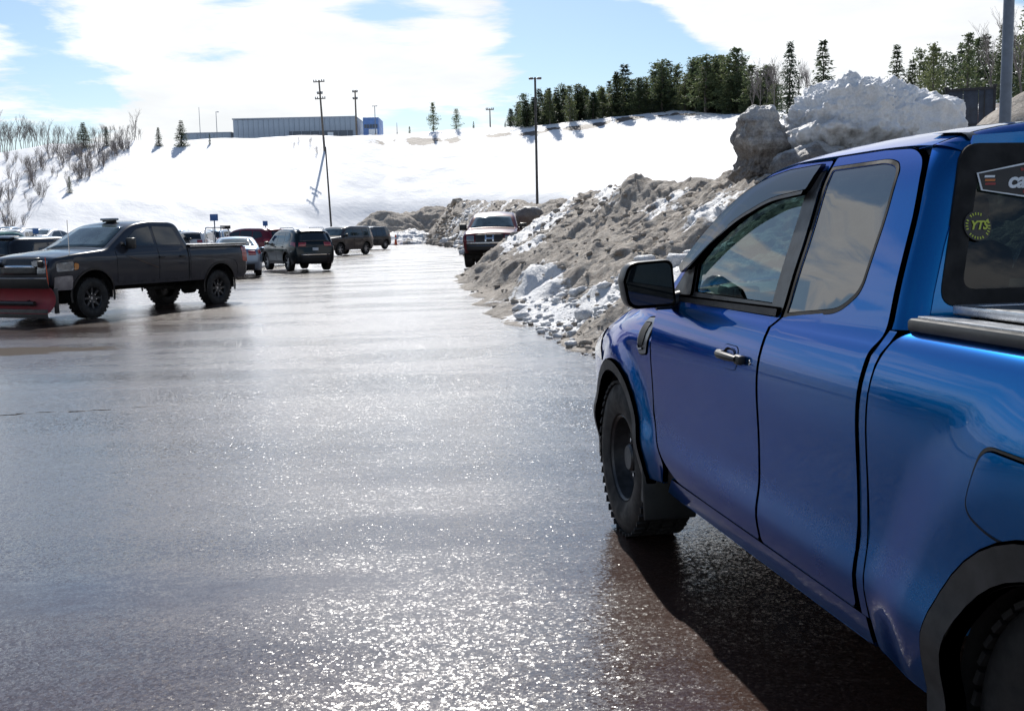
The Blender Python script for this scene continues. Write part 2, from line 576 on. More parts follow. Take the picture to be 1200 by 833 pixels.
def mat_foliage(name, c1, c2):
    m, nt, b = mat_new(name)
    tc = nt.node('ShaderNodeTexCoord').outputs['Object']
    oi = nt.node('ShaderNodeObjectInfo').outputs['Random']
    n = nt.noise(tc, 1.4, 5, 0.6)
    f = nt.math('ADD', nt.ramp(n, 0.3, 0.7), nt.math('MULTIPLY', nt.math('SUBTRACT', oi, 0.5), 0.7))
    cc = nt.mix(f, c1, c2)
    nt.link(cc, b.inputs['Base Color'])
    b.inputs['Roughness'].default_value = 0.6
    b.inputs['Specular IOR Level'].default_value = 0.25
    tl = nt.node('ShaderNodeBsdfTranslucent')      # needles let some sun through
    nt.link(cc, tl.inputs['Color'])
    mx = nt.node('ShaderNodeMixShader')
    mx.inputs[0].default_value = 0.45
    nt.link(b.outputs[0], mx.inputs[1]); nt.link(tl.outputs[0], mx.inputs[2])
    nt.link(mx.outputs[0], m.node_tree.nodes['Material Output'].inputs['Surface'])
    return m


M = {}
M['blue'] = mat_paint('blue_truck_paint', (0.001, 0.135, 0.37), metal=0.94, rough=0.27, dirt=0.15, dirtz=0.80, dirtcol=(0.06, 0.056, 0.056))
M['charcoal'] = mat_paint('charcoal_truck_paint', (0.030, 0.034, 0.044), metal=0.3, rough=0.3, dirt=0.6, dirtz=1.2, coat=0.9, dirtcol=(0.085, 0.078, 0.078))
M['black'] = mat_paint('black_car_paint', (0.012, 0.014, 0.018), metal=0.1, rough=0.3, dirt=0.35)
M['navy'] = mat_paint('dark_teal_car_paint', (0.008, 0.014, 0.018), metal=0.2, rough=0.3, dirt=0.15)
M['silver'] = mat_paint('silver_blue_car_paint', (0.24, 0.30, 0.38), metal=0.6, rough=0.35, dirt=0.3)
M['red'] = mat_paint('dark_red_truck_paint', (0.12, 0.010, 0.016), metal=0.2, rough=0.33, dirt=0.5)
M['maroon'] = mat_paint('maroon_car_paint', (0.14, 0.012, 0.025), metal=0.2, rough=0.33, dirt=0.4)
M['white'] = mat_paint('white_car_paint', (0.75, 0.76, 0.77), metal=0.0, rough=0.33, dirt=0.4)
M['green'] = mat_paint('green_car_paint', (0.05, 0.17, 0.13), metal=0.2, rough=0.33, dirt=0.4)
M['bronze'] = mat_paint('bronze_suv_paint', (0.055, 0.045, 0.045), metal=0.3, rough=0.33, dirt=0.4)
M['rubber'] = mat_plain('tyre_rubber', (0.014, 0.0135, 0.013), 0.75, scale=30, var=0.35)
M['flare'] = mat_plain('grey_moulding_plastic', (0.028, 0.028, 0.028), 0.6, scale=14, var=0.35)
M['trim'] = mat_plain('black_trim_plastic', (0.013, 0.013, 0.014), 0.45, scale=40)
M['bpillar'] = mat_plain('satin_black_pillar', (0.03, 0.03, 0.031), 0.4, scale=30, var=0.2)
M['gap'] = mat_plain('shut_line_shadow_rubber', (0.006, 0.006, 0.007), 0.8)
M['under'] = mat_plain('underbody_black', (0.010, 0.0095, 0.009), 0.85)
M['steel'] = mat_plain('black_steel_wheel', (0.05, 0.05, 0.052), 0.42, metal=0.4, scale=18, var=0.3)
M['alloy'] = mat_plain('silver_alloy', (0.42, 0.42, 0.43), 0.35, metal=0.7, var=0.2)
M['chrome'] = mat_plain('chrome', (0.65, 0.65, 0.66), 0.12, metal=1.0, var=0.05)
M['lens'] = mat_plain('headlight_lens', (0.20, 0.22, 0.24), 0.08, metal=0.3, coat=1.0)
M['amber'] = mat_plain('amber_lens', (0.55, 0.20, 0.03), 0.15, coat=1.0)
M['redlens'] = mat_plain('red_lens', (0.33, 0.012, 0.015), 0.15, coat=1.0)
M['plate'] = mat_plain('licence_plate', (0.55, 0.58, 0.62), 0.4)
M['darkglass'] = mat_plain('dark_car_glass', (0.012, 0.016, 0.018), 0.03, spec=0.8, var=0.05)
M['screen'] = mat_plain('hazy_windscreen', (0.07, 0.10, 0.105), 0.05, spec=0.9, var=0.5, scale=2.0)
M['glass'] = mat_glass('green_tinted_side_glass', (0.32, 0.44, 0.43), 2.35)
M['privacy'] = mat_glass('privacy_glass', (0.05, 0.056, 0.06), 2.6)
M['backglass'] = mat_glass('rear_window_glass', (0.10, 0.12, 0.12), 1.5)
M['visor'] = mat_glass('smoked_acrylic_visor', (0.10, 0.10, 0.105), 1.9)
M['dash'] = mat_plain('grey_dashboard', (0.26, 0.29, 0.29), 0.6, scale=50)
M['dashdark'] = mat_plain('dark_dashboard', (0.02, 0.021, 0.022), 0.6, scale=50)
M['seat'] = mat_plain('dark_seat_cloth', (0.035, 0.035, 0.037), 0.9, scale=60, var=0.3)
M['vinyl'] = mat_plain('grey_tonneau_vinyl', (0.10, 0.105, 0.11), 0.42, scale=25, bump=0.002)
M['alu'] = mat_plain('brushed_aluminium', (0.55, 0.56, 0.58), 0.3, metal=0.85, scale=35)
M['bumpergrey'] = mat_plain('dull_chrome_bumper', (0.30, 0.29, 0.30), 0.4, metal=0.5, scale=6, var=0.3)
M['vent'] = mat_plain('grey_fender_vent', (0.12, 0.12, 0.125), 0.35, metal=0.3)
M['ploughred'] = mat_paint('red_plough_paint', (0.30, 0.035, 0.05), metal=0.0, rough=0.45, dirt=0.5, coat=0.3)
M['rubberflap'] = mat_plain('black_rubber_flap', (0.018, 0.02, 0.02), 0.45)
M['asphalt'] = mat_asphalt()
M['snow'] = mat_snow()
M['bank'] = mat_dirtysnow('gritty_plough_bank')
M['chunk'] = mat_icechunk()
M['wood'] = mat_plain('weathered_pole_wood', (0.13, 0.115, 0.10), 0.85, scale=6, var=0.3)
M['galv'] = mat_plain('galvanised_grey_pole', (0.12, 0.15, 0.20), 0.42, metal=0.25, scale=8)
M['bronzepole'] = mat_plain('dark_bronze_pole', (0.045, 0.042, 0.042), 0.5, metal=0.2, scale=8)
M['bark'] = mat_plain('grey_bark', (0.12, 0.105, 0.095), 0.9, scale=8, var=0.35)
M['birch'] = mat_plain('pale_bark', (0.22, 0.20, 0.185), 0.85, scale=8, var=0.3)
M['spruce'] = mat_foliage('spruce_needles', (0.055, 0.085, 0.058), (0.12, 0.15, 0.075))
M['pine'] = mat_foliage('pine_needles', (0.070, 0.105, 0.056), (0.155, 0.175, 0.075))
M['twig'] = mat_plain('grey_brown_twigs', (0.21, 0.185, 0.175), 0.9, scale=4, var=0.3)
M['redtwig'] = mat_plain('reddish_brush', (0.13, 0.07, 0.06), 0.9, scale=4, var=0.3)
M['whwall'] = mat_plain('grey_blue_metal_cladding', (0.30, 0.36, 0.43), 0.55, scale=0.4, var=0.08)
M['whroof'] = mat_plain('roof_edge_flashing', (0.26, 0.30, 0.36), 0.5, scale=1)
M['blueclad'] = mat_plain('bright_blue_cladding', (0.10, 0.20, 0.45), 0.5, scale=1)
M['whdark'] = mat_plain('dark_glazing_band', (0.06, 0.085, 0.12), 0.25, scale=1)
M['orange'] = mat_plain('orange_plastic', (0.75, 0.10, 0.03), 0.5)
M['signblue'] = mat_plain('blue_sign_face', (0.06, 0.16, 0.42), 0.5)
M['signboard'] = mat_plain('dark_blue_board', (0.018, 0.026, 0.045), 0.55, scale=3, var=0.3)
M['signpost'] = mat_plain('black_post', (0.012, 0.012, 0.015), 0.6)
M['gravel'] = mat_dirtysnow('grey_gravel', 1.2, 1.3)
M['turf'] = mat_plain('dead_grass_and_mud', (0.10, 0.075, 0.06), 0.95, scale=3, var=0.4)
M['white_lit'] = mat_plain('white_lettering', (0.72, 0.76, 0.80), 0.5)
M['yellow_print'] = mat_plain('yellow_print', (0.50, 0.58, 0.06), 0.5)
M['orange_print'] = mat_plain('orange_print', (0.55, 0.16, 0.03), 0.5)
M['red_print'] = mat_plain('red_print', (0.28, 0.03, 0.03), 0.5)
M['black_print'] = mat_plain('black_print', (0.008, 0.008, 0.01), 0.4)


# ================================================================== THE SETTING
def Gv(x, y):
    """height of the car park: it climbs away gently and falls to the left"""
    x = np.asarray(x, float); y = np.asarray(y, float)
    t = smooth01((y - 35) / 35)
    xx = -np.logaddexp(0, -x * 2.0) / 2.0
    return 0.0065 * np.logaddexp(0, (y - 8) * 0.5) / 0.5 + 0.012 * np.clip(xx, -20, 0) + 0.03 * np.clip(-x - 14, 0, 60) * t


def G(x, y): return float(Gv(np.array([x]), np.array([y]))[0])


AZ = np.array([-180, -140, -100, -70, -45, -32, -25.6, -23.3, -21.7, -19.7, -17.6, -15.5, -13.4, -11.1, -8.9, -6.6, -4.4, -1.6, 1.2, 4.9, 9.0, 12.1, 16, 20.1, 26, 35, 60, 100, 140, 180.])
HH = np.array([1.5, 2, 4, 7, 10.5, 12.8, 13.8, 15.1, 15.0, 15.6, 15.5, 15.9, 15.9, 16.3, 16.2, 16.9, 17.2, 17.7, 17.9, 18.6, 19.5, 17.2, 15, 12.9, 10.6, 8, 5, 3, 1.5, 1.5])
DD1 = np.array([150, 150, 150, 155, 160, 160, 160, 160, 160, 160, 160, 160, 160, 160, 160, 165, 165, 165, 165, 165, 165, 150, 130, 110, 90, 80, 80, 100, 150, 150.])
DD0 = np.array([110, 110, 110, 112, 112, 112, 112, 112, 112, 113, 114, 115, 116, 118, 124, 128, 128, 126, 122, 112, 95, 70, 45, 30, 24, 22, 24, 50, 110, 110.])


def Tv(x, y, rough=True):
    x = np.asarray(x, float); y = np.asarray(y, float)
    r = np.hypot(x, y) + 1e-6
    az = np.degrees(np.arctan2(x, y))
    H, D1, D0 = np.interp(az, AZ, HH), np.interp(az, AZ, DD1), np.interp(az, AZ, DD0)
    rc = np.minimum(r, D0)
    g0 = Gv(x * rc / r, y * rc / r) - 0.07
    t = np.clip((r - D0) / (D1 - D0), 0, 1)
    s = t * (0.35 + 0.65 * smooth01(t / 0.35)) + 0.0
    h = g0 + (H - g0) * s
    rr = np.minimum(r, 520)
    h2 = 1.52 + (H - 1.52) * (np.maximum(rr, D1) / D1) ** 0.96
    k = smooth01((r - D1) / 6.0)
    h = np.where(r > D1, h * (1 - k) + h2 * k, h)
    if rough:
        P = np.stack([x * 0.06, y * 0.06, x * 0], 1)
        env = np.clip((r - D0) / 12, 0, 1)
        h = h + env * (0.30 * fbm(P, 3, seed=31) + 0.12 * fbm(P * 7, 3, seed=37))
    return h


def T(x, y): return float(Tv(np.array([x]), np.array([y]))[0])


def build_terrain():
    az = np.concatenate([np.arange(-180, -36, 3.0), np.arange(-36, 36, 0.22), np.arange(36, 180, 3.0)])
    rad = np.concatenate([[2, 6, 12, 20], np.arange(24, 108, 3.0), np.arange(108, 176, 0.85), np.geomspace(177, 520, 28), [700, 1000, 1600, 2600, 4500, 7500]])
    A, Rr = np.meshgrid(np.radians(az), rad, indexing='ij')
    x, y = (Rr * np.sin(A)).ravel(), (Rr * np.cos(A)).ravel()
    z = Tv(x, y)
    azd = np.degrees(A).ravel()
    r = Rr.ravel()
    D1 = np.interp(azd, AZ, DD1)
    n, m = len(az), len(rad)
    verts = np.stack([x, y, z], 1)
    faces = []
    for i in range(n):
        a, b = i * m, ((i + 1) % n) * m
        for j in range(m - 1):
            faces.append((a + j, b + j, b + j + 1, a + j + 1))
    me = mesh('ground', verts, faces, True)
    P = np.stack([azd * 1.4, r * 0.22, r * 0], 1)
    f = fbm(P, 4, seed=5)
    wob = 1.6 * fbm(np.stack([azd * 0.5, azd * 0, azd * 0], 1), 3, seed=8)
    band = 1.25 * np.exp(-((r - D1 + 3.4 + wob) / 1.7) ** 2) * smooth01((azd + 8.5) / 2) * smooth01((11.5 - azd) / 2) * np.clip(0.62 + 1.2 * f, 0, 1.2)
    blotch = np.clip(f - 0.42, 0, 1) * 3.0 * smooth01((r - D1 + 18) / 10) * smooth01((D1 + 6 - r) / 6) * smooth01((azd - 6) / 3)
    under = 0.75 * smooth01((r - D1) / 3) * smooth01((azd - 0.0) / 3) * np.clip(0.75 + f, 0, 1)
    under2 = 0.8 * smooth01((azd - 15) / 4) * smooth01((r - D1 + 55) / 15) * np.clip(0.6 + 1.5 * f, 0, 1)
    leftb = np.clip(f + 0.05, 0, 1) * 0.9 * smooth01((-19.0 - azd) / 3) * smooth01((r - 118) / 14)
    v = np.clip(np.maximum.reduce([band, blotch, under, under2, leftb]), 0, 1)
    at = me.attributes.new('bare', 'FLOAT', 'POINT')
    at.data.foreach_set('value', v.astype(np.float32))
    m_, nt, b = mat_new('snow_field')
    Pn = nt.node('ShaderNodeNewGeometry').outputs['Position']
    an = nt.node('ShaderNodeAttribute'); an.attribute_name = 'bare'
    nn = nt.noise(Pn, 0.9, 7, 0.65)
    s = nt.math('ADD', an.outputs['Fac'], nt.math('MULTIPLY', nt.math('SUBTRACT', nn, 0.5), 1.1))
    f_ = nt.ramp(s, 0.50, 0.62)
    sn = nt.mix(nt.ramp(nt.noise(Pn, 0.06, 6, 0.6), 0.3, 0.7), (0.85, 0.86, 0.88), (0.79, 0.80, 0.82))
    tu = nt.mix(nt.ramp(nt.noise(Pn, 3, 5, 0.6), 0.3, 0.7), (0.085, 0.065, 0.055), (0.17, 0.14, 0.115))
    nt.link(nt.mix(f_, sn, tu), b.inputs['Base Color'])
    b.inputs['Roughness'].default_value = 0.7
    hgt = nt.math('ADD', nt.math('MULTIPLY', nt.noise(Pn, 0.35, 6, 0.6), 1.0), nt.math('MULTIPLY', nt.noise(Pn, 4, 5, 0.6), 0.1))
    nt.link(nt.bump(hgt, 0.3, 0.5), b.inputs['Normal'])
    o = link('ground', me, m_)
    tag(o, kind='structure')


build_terrain()


def build_lot():
    xs = np.concatenate([np.arange(-95, -20, 5.0), np.arange(-20, 6, 1.0), np.arange(6, 25, 3.0)])
    ys = np.concatenate([np.arange(-45, 0, 5.0), np.arange(0, 60, 1.5), np.arange(60, 112, 4.0)])
    X, Y = np.meshgrid(xs, ys, indexing='ij')
    Z = Gv(X.ravel(), Y.ravel())
    n, m = len(xs), len(ys)
    faces = [(i * m + j, (i + 1) * m + j, (i + 1) * m + j + 1, i * m + j + 1) for i in range(n - 1) for j in range(m - 1)]
    me = mesh('parking_lot', np.stack([X.ravel(), Y.ravel(), Z], 1), faces, True)
    tag(link('parking_lot', me, M['asphalt']), kind='structure')


build_lot()

# ------------------------------------------------------------------ the ploughed bank along the right
BY = np.array([5, 9, 11, 12.1, 14.6, 18.2, 24, 30, 34, 35.6, 37, 44, 48, 55, 78, 105, 128.])
BF = np.array([6.0, 3.3, 1.75, 1.05, 0.55, 0.05, -.75, -1.35, -1.75, -1.55, 0.55, 0.75, -.1, -2.2, -3.9, -8.4, -11.5])
BRY = np.array([5, 9, 12, 14.6, 18, 22, 25, 30, 35, 37, 44, 50, 55, 78, 105, 128.])
BR = np.array([9.5, 7.6, 6.7, 6.1, 5.6, 4.7, 3.2, 2.5, 1.9, 3.4, 3.4, 2.9, 1.2, -.3, -5., -8])
BHY = np.array([5, 12, 18, 22, 25, 26.5, 30, 35, 44, 55, 78, 105, 128.])
BH = np.array([2.3, 2.3, 2.5, 2.42, 2.2, 2.15, 2.25, 2.2, 2.5, 2.6, 3.1, 3.9, 3.6])
SNOWPATCH = [(2.0, 13.6, .5, .8, .35), (3.3, 17.8, .5, 1.4, .3), (0.2, 31.5, .35, 2.2, .35), (2.6, 28, .4, 2.5, .3), (1.9, 33, .4, 2, .3), (4.6, 16, .6, 1.2, .25), (1.15, 15.6, 0.65, 1.0, .75), (0.55, 17.6, 0.4, 1.2, .4), (2.6, 15.2, 0.55, 0.7, .6), (1.6, 12.3, 0.7, 0.35, .75), (0.4, 26, .5, 3.5, .42), (1.2, 29, .6, 2.5, .35),
             (3.2, 22, .6, 1.5, .38), (2.4, 25.5, .5, 1.5, .25), (1.9, 20, .5, 1.6, .25), (-3.0, 62, 1.2, 8, .3), (-5.5, 85, 1.2, 9, .35), (0.6, 21, .4, 1.8, .4)]


def bank_height(x, y):
    xf, xr, H = np.interp(y, BY, BF), np.interp(y, BRY, BR), np.interp(y, BHY, BH)
    t = (x - xf) / (xr - xf)
    wob = 0.16 * fbm(np.stack([x * 0.8, y * 0.8, x * 0], 1), 3, seed=77)
    tt = t + wob * np.clip(1 - np.abs(t), 0, 1)
    flat = np.interp(y, [5, 20, 25, 30], [1.0, 0.9, 0.15, 0.0])
    p = np.where(tt < 1, np.clip(tt, 0, 1) * (0.30 + 0.70 * smooth01(tt / 0.28)), 1.0)
    back = np.clip((t - 1.05 - flat * 1.2) / (1.1), 0, 1)
    p = p * (1 - smooth01(back))
    # sharp peak left by the plough
    pk = 0.55 * np.exp(-(((x - 2.95) / 0.55) ** 2 + ((y - 25) / 1.0) ** 2))
    env = np.clip(tt * 5.0, 0, 1) * np.clip(1 - back, 0, 1)
    k = np.clip(y / 22.0, 1, 3.0)
    # furrows run obliquely up the slope
    u = (x * 0.78 + y * 0.22); w = (-x * 0.25 + y * 0.9)
    P1 = np.stack([u * 0.55, w * 0.85, x * 0 + 3], 1) / k[:, None] ** 0.6
    n = 0.27 * fbm(P1, 4, 0.5, 11, True) + 0.11 * fbm(np.stack([u * 1.4, w * 2.6, x * 0], 1), 4, 0.55, 23, True)
    n = n + 0.07 * fbm(np.stack([x * 4.2, y * 4.2, x * 0], 1), 4, 0.62, 41) + 0.05 * fbm(np.stack([x * 9, y * 9, x * 0], 1), 3, 0.6, 47, True)
    return H * p + pk * (p > 0.3) + env * n * np.clip(0.45 + p * 0.9, 0, 1.1), tt


def build_bank():
    rows = [6.0]
    while rows[-1] < 128: rows.append(rows[-1] * 1.0036)
    rows = np.array(rows)
    us = np.concatenate([np.linspace(-0.16, 1.15, 140), np.linspace(1.17, 3.4, 34)])
    Yg, Ug = np.meshgrid(rows, us, indexing='ij')
    y, u = Yg.ravel(), Ug.ravel()
    xf, xr = np.interp(y, BY, BF), np.interp(y, BRY, BR)
    x = xf + u * (xr - xf)
    h, tt = bank_height(x, y)
    g = Gv(x, y)
    z = g + h - 0.05 + np.where(tt <= 0, -0.03, 0.05)
    # jitter sideways for overhangs and clods
    e = np.clip(tt * 4, 0, 1) * 0.16
    x2 = x + e * fbm(np.stack([x * 2.2, y * 2.2, z * 2.2], 1), 3, 0.6, 61)
    y2 = y + e * fbm(np.stack([x * 2.2, y * 2.2, z * 2.2 + 9], 1), 3, 0.6, 67)
    s = 0.31 + 0.40 * fbm(np.stack([x * 0.5, y * 0.32, z * 0.6], 1), 4, 0.55, 71)
    for (cx, cy, sx, sy, a) in SNOWPATCH:
        s = s + a * np.exp(-(((x - cx) / sx) ** 2 + ((y - cy) / sy) ** 2))
    s = s + 0.10 * smooth01((y - 50) / 20)
    n, m = len(rows), len(us)
    faces = [(i * m + j, i * m + j + 1, (i + 1) * m + j + 1, (i + 1) * m + j) for i in range(n - 1) for j in range(m - 1)]
    me = mesh('snow_bank', np.stack([x2, y2, z], 1), faces, True)
    at = me.attributes.new('snow', 'FLOAT', 'POINT')
    at.data.foreach_set('value', np.clip(s, 0, 1.5).astype(np.float32))
    o = link('snow_bank', me, M['bank'])
    tag(o, 'long ploughed bank of gritty grey snow along the right edge of the wet car park', 'snow bank')
    return x, y, z


bx, by, bz = build_bank()


def bank_z(x, y):
    h, t = bank_height(np.array([float(x)]), np.array([float(y)]))
    return G(x, y) + float(h[0])


def far_mound(name, cx, cy, rx, ry, H, seed, label, cat='snow bank', mat='bank', snow=0.32, n=90, zb=None, rough=1.0, angle=0.0):
    us = np.linspace(-1.25, 1.25, n)
    X, Y = np.meshgrid(us, us, indexing='ij')
    X, Y = X.ravel(), Y.ravel()
    wx = cx + (X * rx) * math.cos(angle) - (Y * ry) * math.sin(angle)
    wy = cy + (X * rx) * math.sin(angle) + (Y * ry) * math.cos(angle)
    P = np.stack([wx, wy, wx * 0 + seed], 1)
    d = np.hypot(X, Y) + 0.16 * fbm(P * 0.5, 3, seed=seed)
    p = np.clip(1 - d, -0.05, 1)
    p = np.where(p > 0, 1 - (1 - p) ** 1.7, p)
    zz = H * p + rough * (p > 0) * np.clip(p * 4, 0, 1) * (0.42 * fbm(P * 0.55, 4, 0.55, seed + 1, True) + 0.12 * fbm(P * 2.2, 4, 0.6, seed + 2, True))
    base = Gv(wx, wy) if zb is None else np.full_like(wx, zb)
    m = len(us)
    faces = [(i * m + j, (i + 1) * m + j, (i + 1) * m + j + 1, i * m + j + 1) for i in range(m - 1) for j in range(m - 1)]
    me = mesh(name, np.stack([wx - cx, wy - cy, zz + base - base.mean() - 0.08], 1), faces, True)
    at = me.attributes.new('snow', 'FLOAT', 'POINT')
    at.data.foreach_set('value', np.clip(snow + 0.34 * fbm(P * 0.5, 4, seed=seed + 5), 0, 1.5).astype(np.float32))
    return tag(link(name, me, M[mat], loc=(cx, cy, float(base.mean()))), label, cat)


far_mound('snow_pile', -13.6, 118, 6.0, 5.0, 3.4, 101, 'low brown snow pile closing the far end of the car park lane', 'snow pile', snow=0.18)
far_mound('snow_pile', -9.2, 121, 6.5, 5.5, 4.0, 111, 'taller grey snow pile behind the orange marker at the end of the lane', 'snow pile', snow=0.22)
far_mound('snow_pile', -10.6, 108, 3.6, 4.0, 1.3, 121, 'white broken snow heap right of the orange marker at the far end', 'snow pile', snow=0.62)
far_mound('gravel_pile', 15.1, 30, 5.2, 4.2, 5.1, 131, 'smooth grey gravel mound behind the thick light pole at right', 'gravel pile', mat='gravel', snow=0.1, zb=0.2, rough=0.25)


def snow_block(name, c, r, seed, label, sub=6, rough=0.34, squash=1.0, bias=0.0, lumps=True, cat='snow block'):
    bm = bmesh.new()
    bmesh.ops.create_icosphere(bm, subdivisions=sub, radius=1.0)
    V = np.array([v.co[:] for v in bm.verts])
    F = [[v.index for v in f.verts] for f in bm.faces]
    bm.free()
    sgn = np.sign(V) * np.abs(V) ** np.array([0.8, 0.8, 0.75])
    P = sgn * np.array(r)
    Q = P + seed * 3.7
    d = rough * (0.62 * fbm(Q * 0.85, 4, 0.5, seed) + 0.30 * fbm(Q * 1.9, 5, 0.6, seed + 3, True) + 0.20 * fbm(Q * 5.5, 5, 0.65, seed + 9))
    P = P + V * d[:, None]
    # horizontal ledges where layers melted back
    led = 0.10 * np.sin(P[:, 2] * 9 + 2.0 * fbm(Q * 0.8, 2, seed=seed + 4)) * smooth01(0.6 - V[:, 2])
    P[:, 0] += V[:, 0] * led
    P[:, 1] += V[:, 1] * led
    me = mesh(name, P, F, True)
    s = 0.52 + 0.42 * V[:, 2] + 0.25 * fbm(Q * 1.1, 4, seed=seed + 6) + bias
    at = me.attributes.new('snow', 'FLOAT', 'POINT')
    at.data.foreach_set('value', np.clip(s, 0, 1.5).astype(np.float32))
    return tag(link(name, me, M['chunk'], loc=c), label, cat)


snow_block('snow_block', (4.55, 19.0, 2.95), (0.42, 0.55, 0.72), 3, 'smaller upright grey snow block standing left of the huge one, on the bank', 6, 0.46, bias=-0.30)
snow_block('snow_block', (6.15, 19.2, 2.98), (1.12, 1.2, 1.02), 5, 'huge grimy snow block with a white crown towering behind the blue pickup', 7, 0.74, bias=0.14)
snow_block('snow_block', (7.4, 19.5, 2.92), (0.95, 1.1, 0.95), 11, 'bright white crumbly snow block at the right shoulder of the huge block', 6, 0.62, bias=0.30)
snow_block('snow_block', (8.5, 19.8, 2.55), (0.9, 0.9, 0.62), 17, 'low white snow lump sloping down toward the light pole', 5, 0.34, bias=0.32)
snow_block('snow_block', (5.35, 18.2, 2.35), (0.8, 0.6, 0.55), 23, 'dark dirty lump at the foot of the two big snow blocks', 5, 0.3, bias=-0.4)
snow_block('snow_block', (0.85, 45.5, 2.12), (.62, 0.6, 0.50), 29, 'dark rounded lump on the bank above the red truck', 5, 0.26, bias=-0.5)

# broken clods strewn over the bank and its foot
def build_clods():
    base = []
    for k in range(6):
        bm = bmesh.new()
        bmesh.ops.create_icosphere(bm, subdivisions=2, radius=1.0)
        V = np.array([v.co[:] for v in bm.verts])
        F = np.array([[v.index for v in f.verts] for f in bm.faces])
        bm.free()
        V = np.sign(V) * np.abs(V) ** .85 * np.array([1, .8, .65]) * (1 + 0.8 * fbm(V * 1.4 + k * 5, 3, seed=200 + k))[:, None]
        base.append((V, F))
    for (nm, label, snowv, cnt, zones) in (
        ('snow_clods', 'loose white snow clods broken off along the foot of the bank', 0.9, 620,
         [(0.95, 15.4, 0.55, 0.9, .045), (1.3, 12.5, 0.5, 0.35, .03), (2.3, 15.6, 0.45, 0.5, .085), (0.6, 17.4, .4, .8, .045), (2.15, 11.9, 0.6, 0.4, .03), (-4.6, 85, 1.0, 7, .16), (-3.0, 62, 0.8, 5, .12), (2.0, 14.9, 0.5, 0.5, .06)]),
        ('grit_clods', 'grey gritty clods and stones strewn over the snow bank', 0.0, 1500,
         [(2.5, 16, 1.8, 3.2, .032), (1.6, 22, 1.4, 4, .04), (1.2, 30, 1.2, 4, .05), (-2.2, 66, 1.4, 12, .12), (-6.4, 98, 1.4, 9, .18), (1.3, 13.4, 0.7, 1.3, .022)])):
        VV, FF, k = [], [], 0
        for i in range(cnt):
            cx, cy, sx, sy, sz = zones[i % len(zones)]
            x, y = cx + rng.normal() * sx, cy + rng.normal() * sy
            xf = np.interp(y, BY, BF)
            if x < xf - 0.12: x = xf + abs(rng.normal()) * 0.5
            s = sz * (0.35 + rng.gamma(1.6, 0.42))
            V, F = base[rng.integers(6)]
            a = rng.random() * 6.28
            c_, s_ = math.cos(a), math.sin(a)
            V2 = V @ np.array([[c_, -s_, 0], [s_, c_, 0], [0, 0, 1]]) * s * np.array([1, 1, 0.85])
            VV.append(V2 + np.array([x, y, bank_z(x, y) + s * 0.18]))
            FF.append(F + k)
            k += len(V)
        me = mesh(nm, np.concatenate(VV), np.concatenate(FF), True)
        at = me.attributes.new('snow', 'FLOAT', 'POINT')
        at.data.foreach_set('value', np.full(k, snowv, np.float32))
        tag(link(nm, me, M['bank']), label, 'snow clods', kind='stuff')


build_clods()

# ------------------------------------------------------------------ vegetation
def leaf(vs, fs, c, d, up, L, W):
    side = d.cross(up)
    if side.length < 1e-4: side = Vector((1, 0, 0))
    side = side.normalized() * (W / 2)
    k = len(vs)
    vs += [c - side * 0.4, c + d * L * 0.45 + side, c + d * L, c + d * L * 0.45 - side]
    fs.append((k, k + 1, k + 2, k + 3))


def conifer_mesh(h, r, seed, kind):
    rd = random.Random(seed)
    vs, fs = [], []
    nw = int(26 if kind == 'spruce' else 22)
    z0 = 0.03 if kind == 'spruce' else 0.07
    lean = rd.uniform(-.02, .02)
    for i in range(nw):
        t = z0 + (1 - z0) * (i / nw) ** 0.95
        z = h * min(.985, t + rd.uniform(-.4, .4) / nw)
        rr = r * ((1 - t) ** 0.85 + 0.03) * rd.uniform(0.75, 1.15) if kind == 'spruce' else r * ((1 - t) ** 0.55 * (0.6 + 0.4 * min(1, t * 4)) + 0.04) * rd.uniform(0.45, 1.3)
        nb = rd.randint(8, 11) if kind == 'spruce' else rd.randint(5, 7)
        a0 = rd.random() * 6.28
        for b in range(nb):
            a = a0 + 6.28 * b / nb + rd.uniform(-.25, .25)
            Lb = rr * rd.uniform(0.7, 1.15)
            slope = -0.28 + 0.5 * t if kind == 'spruce' else rd.uniform(0.05, 0.55)
            if rd.random() < (0.06 if kind == 'spruce' else 0.14): continue
            n = max(2, int(Lb / 0.22)) if kind == 'spruce' else max(2, int(Lb / 0.32))
            for k in range(n):
                q = (k + 0.6) / n
                if kind == 'pine' and q < 0.25: continue
                c = Vector((math.cos(a) * Lb * q + lean * z, math.sin(a) * Lb * q, z + rd.uniform(-.07, .07) + slope * Lb * q - 0.1 * q * q * Lb))
                m = 2 if kind == 'spruce' else 5
                for _ in range(m):
                    if kind == 'spruce':
                        aa = a + rd.uniform(-1.1, 1.1)
                        d = Vector((math.cos(aa), math.sin(aa), rd.uniform(-.9, .45))).normalized()
                        leaf(vs, fs, c, d, Vector((rd.uniform(-.5, .5), rd.uniform(-.5, .5), 1)), rd.uniform(.30, .55), rd.uniform(.15, .26))
                    else:
                        d = Vector((rd.gauss(0, 1), rd.gauss(0, 1), rd.gauss(0.5, .8))).normalized()
                        c2 = c + Vector((rd.gauss(0, .14), rd.gauss(0, .14), rd.gauss(0, .10)))
                        leaf(vs, fs, c2, d, Vector((rd.gauss(0, 1), rd.gauss(0, 1), rd.gauss(0, 1))), rd.uniform(.24, .46), rd.uniform(.11, .19))
    return mesh('crown', vs, fs, False)


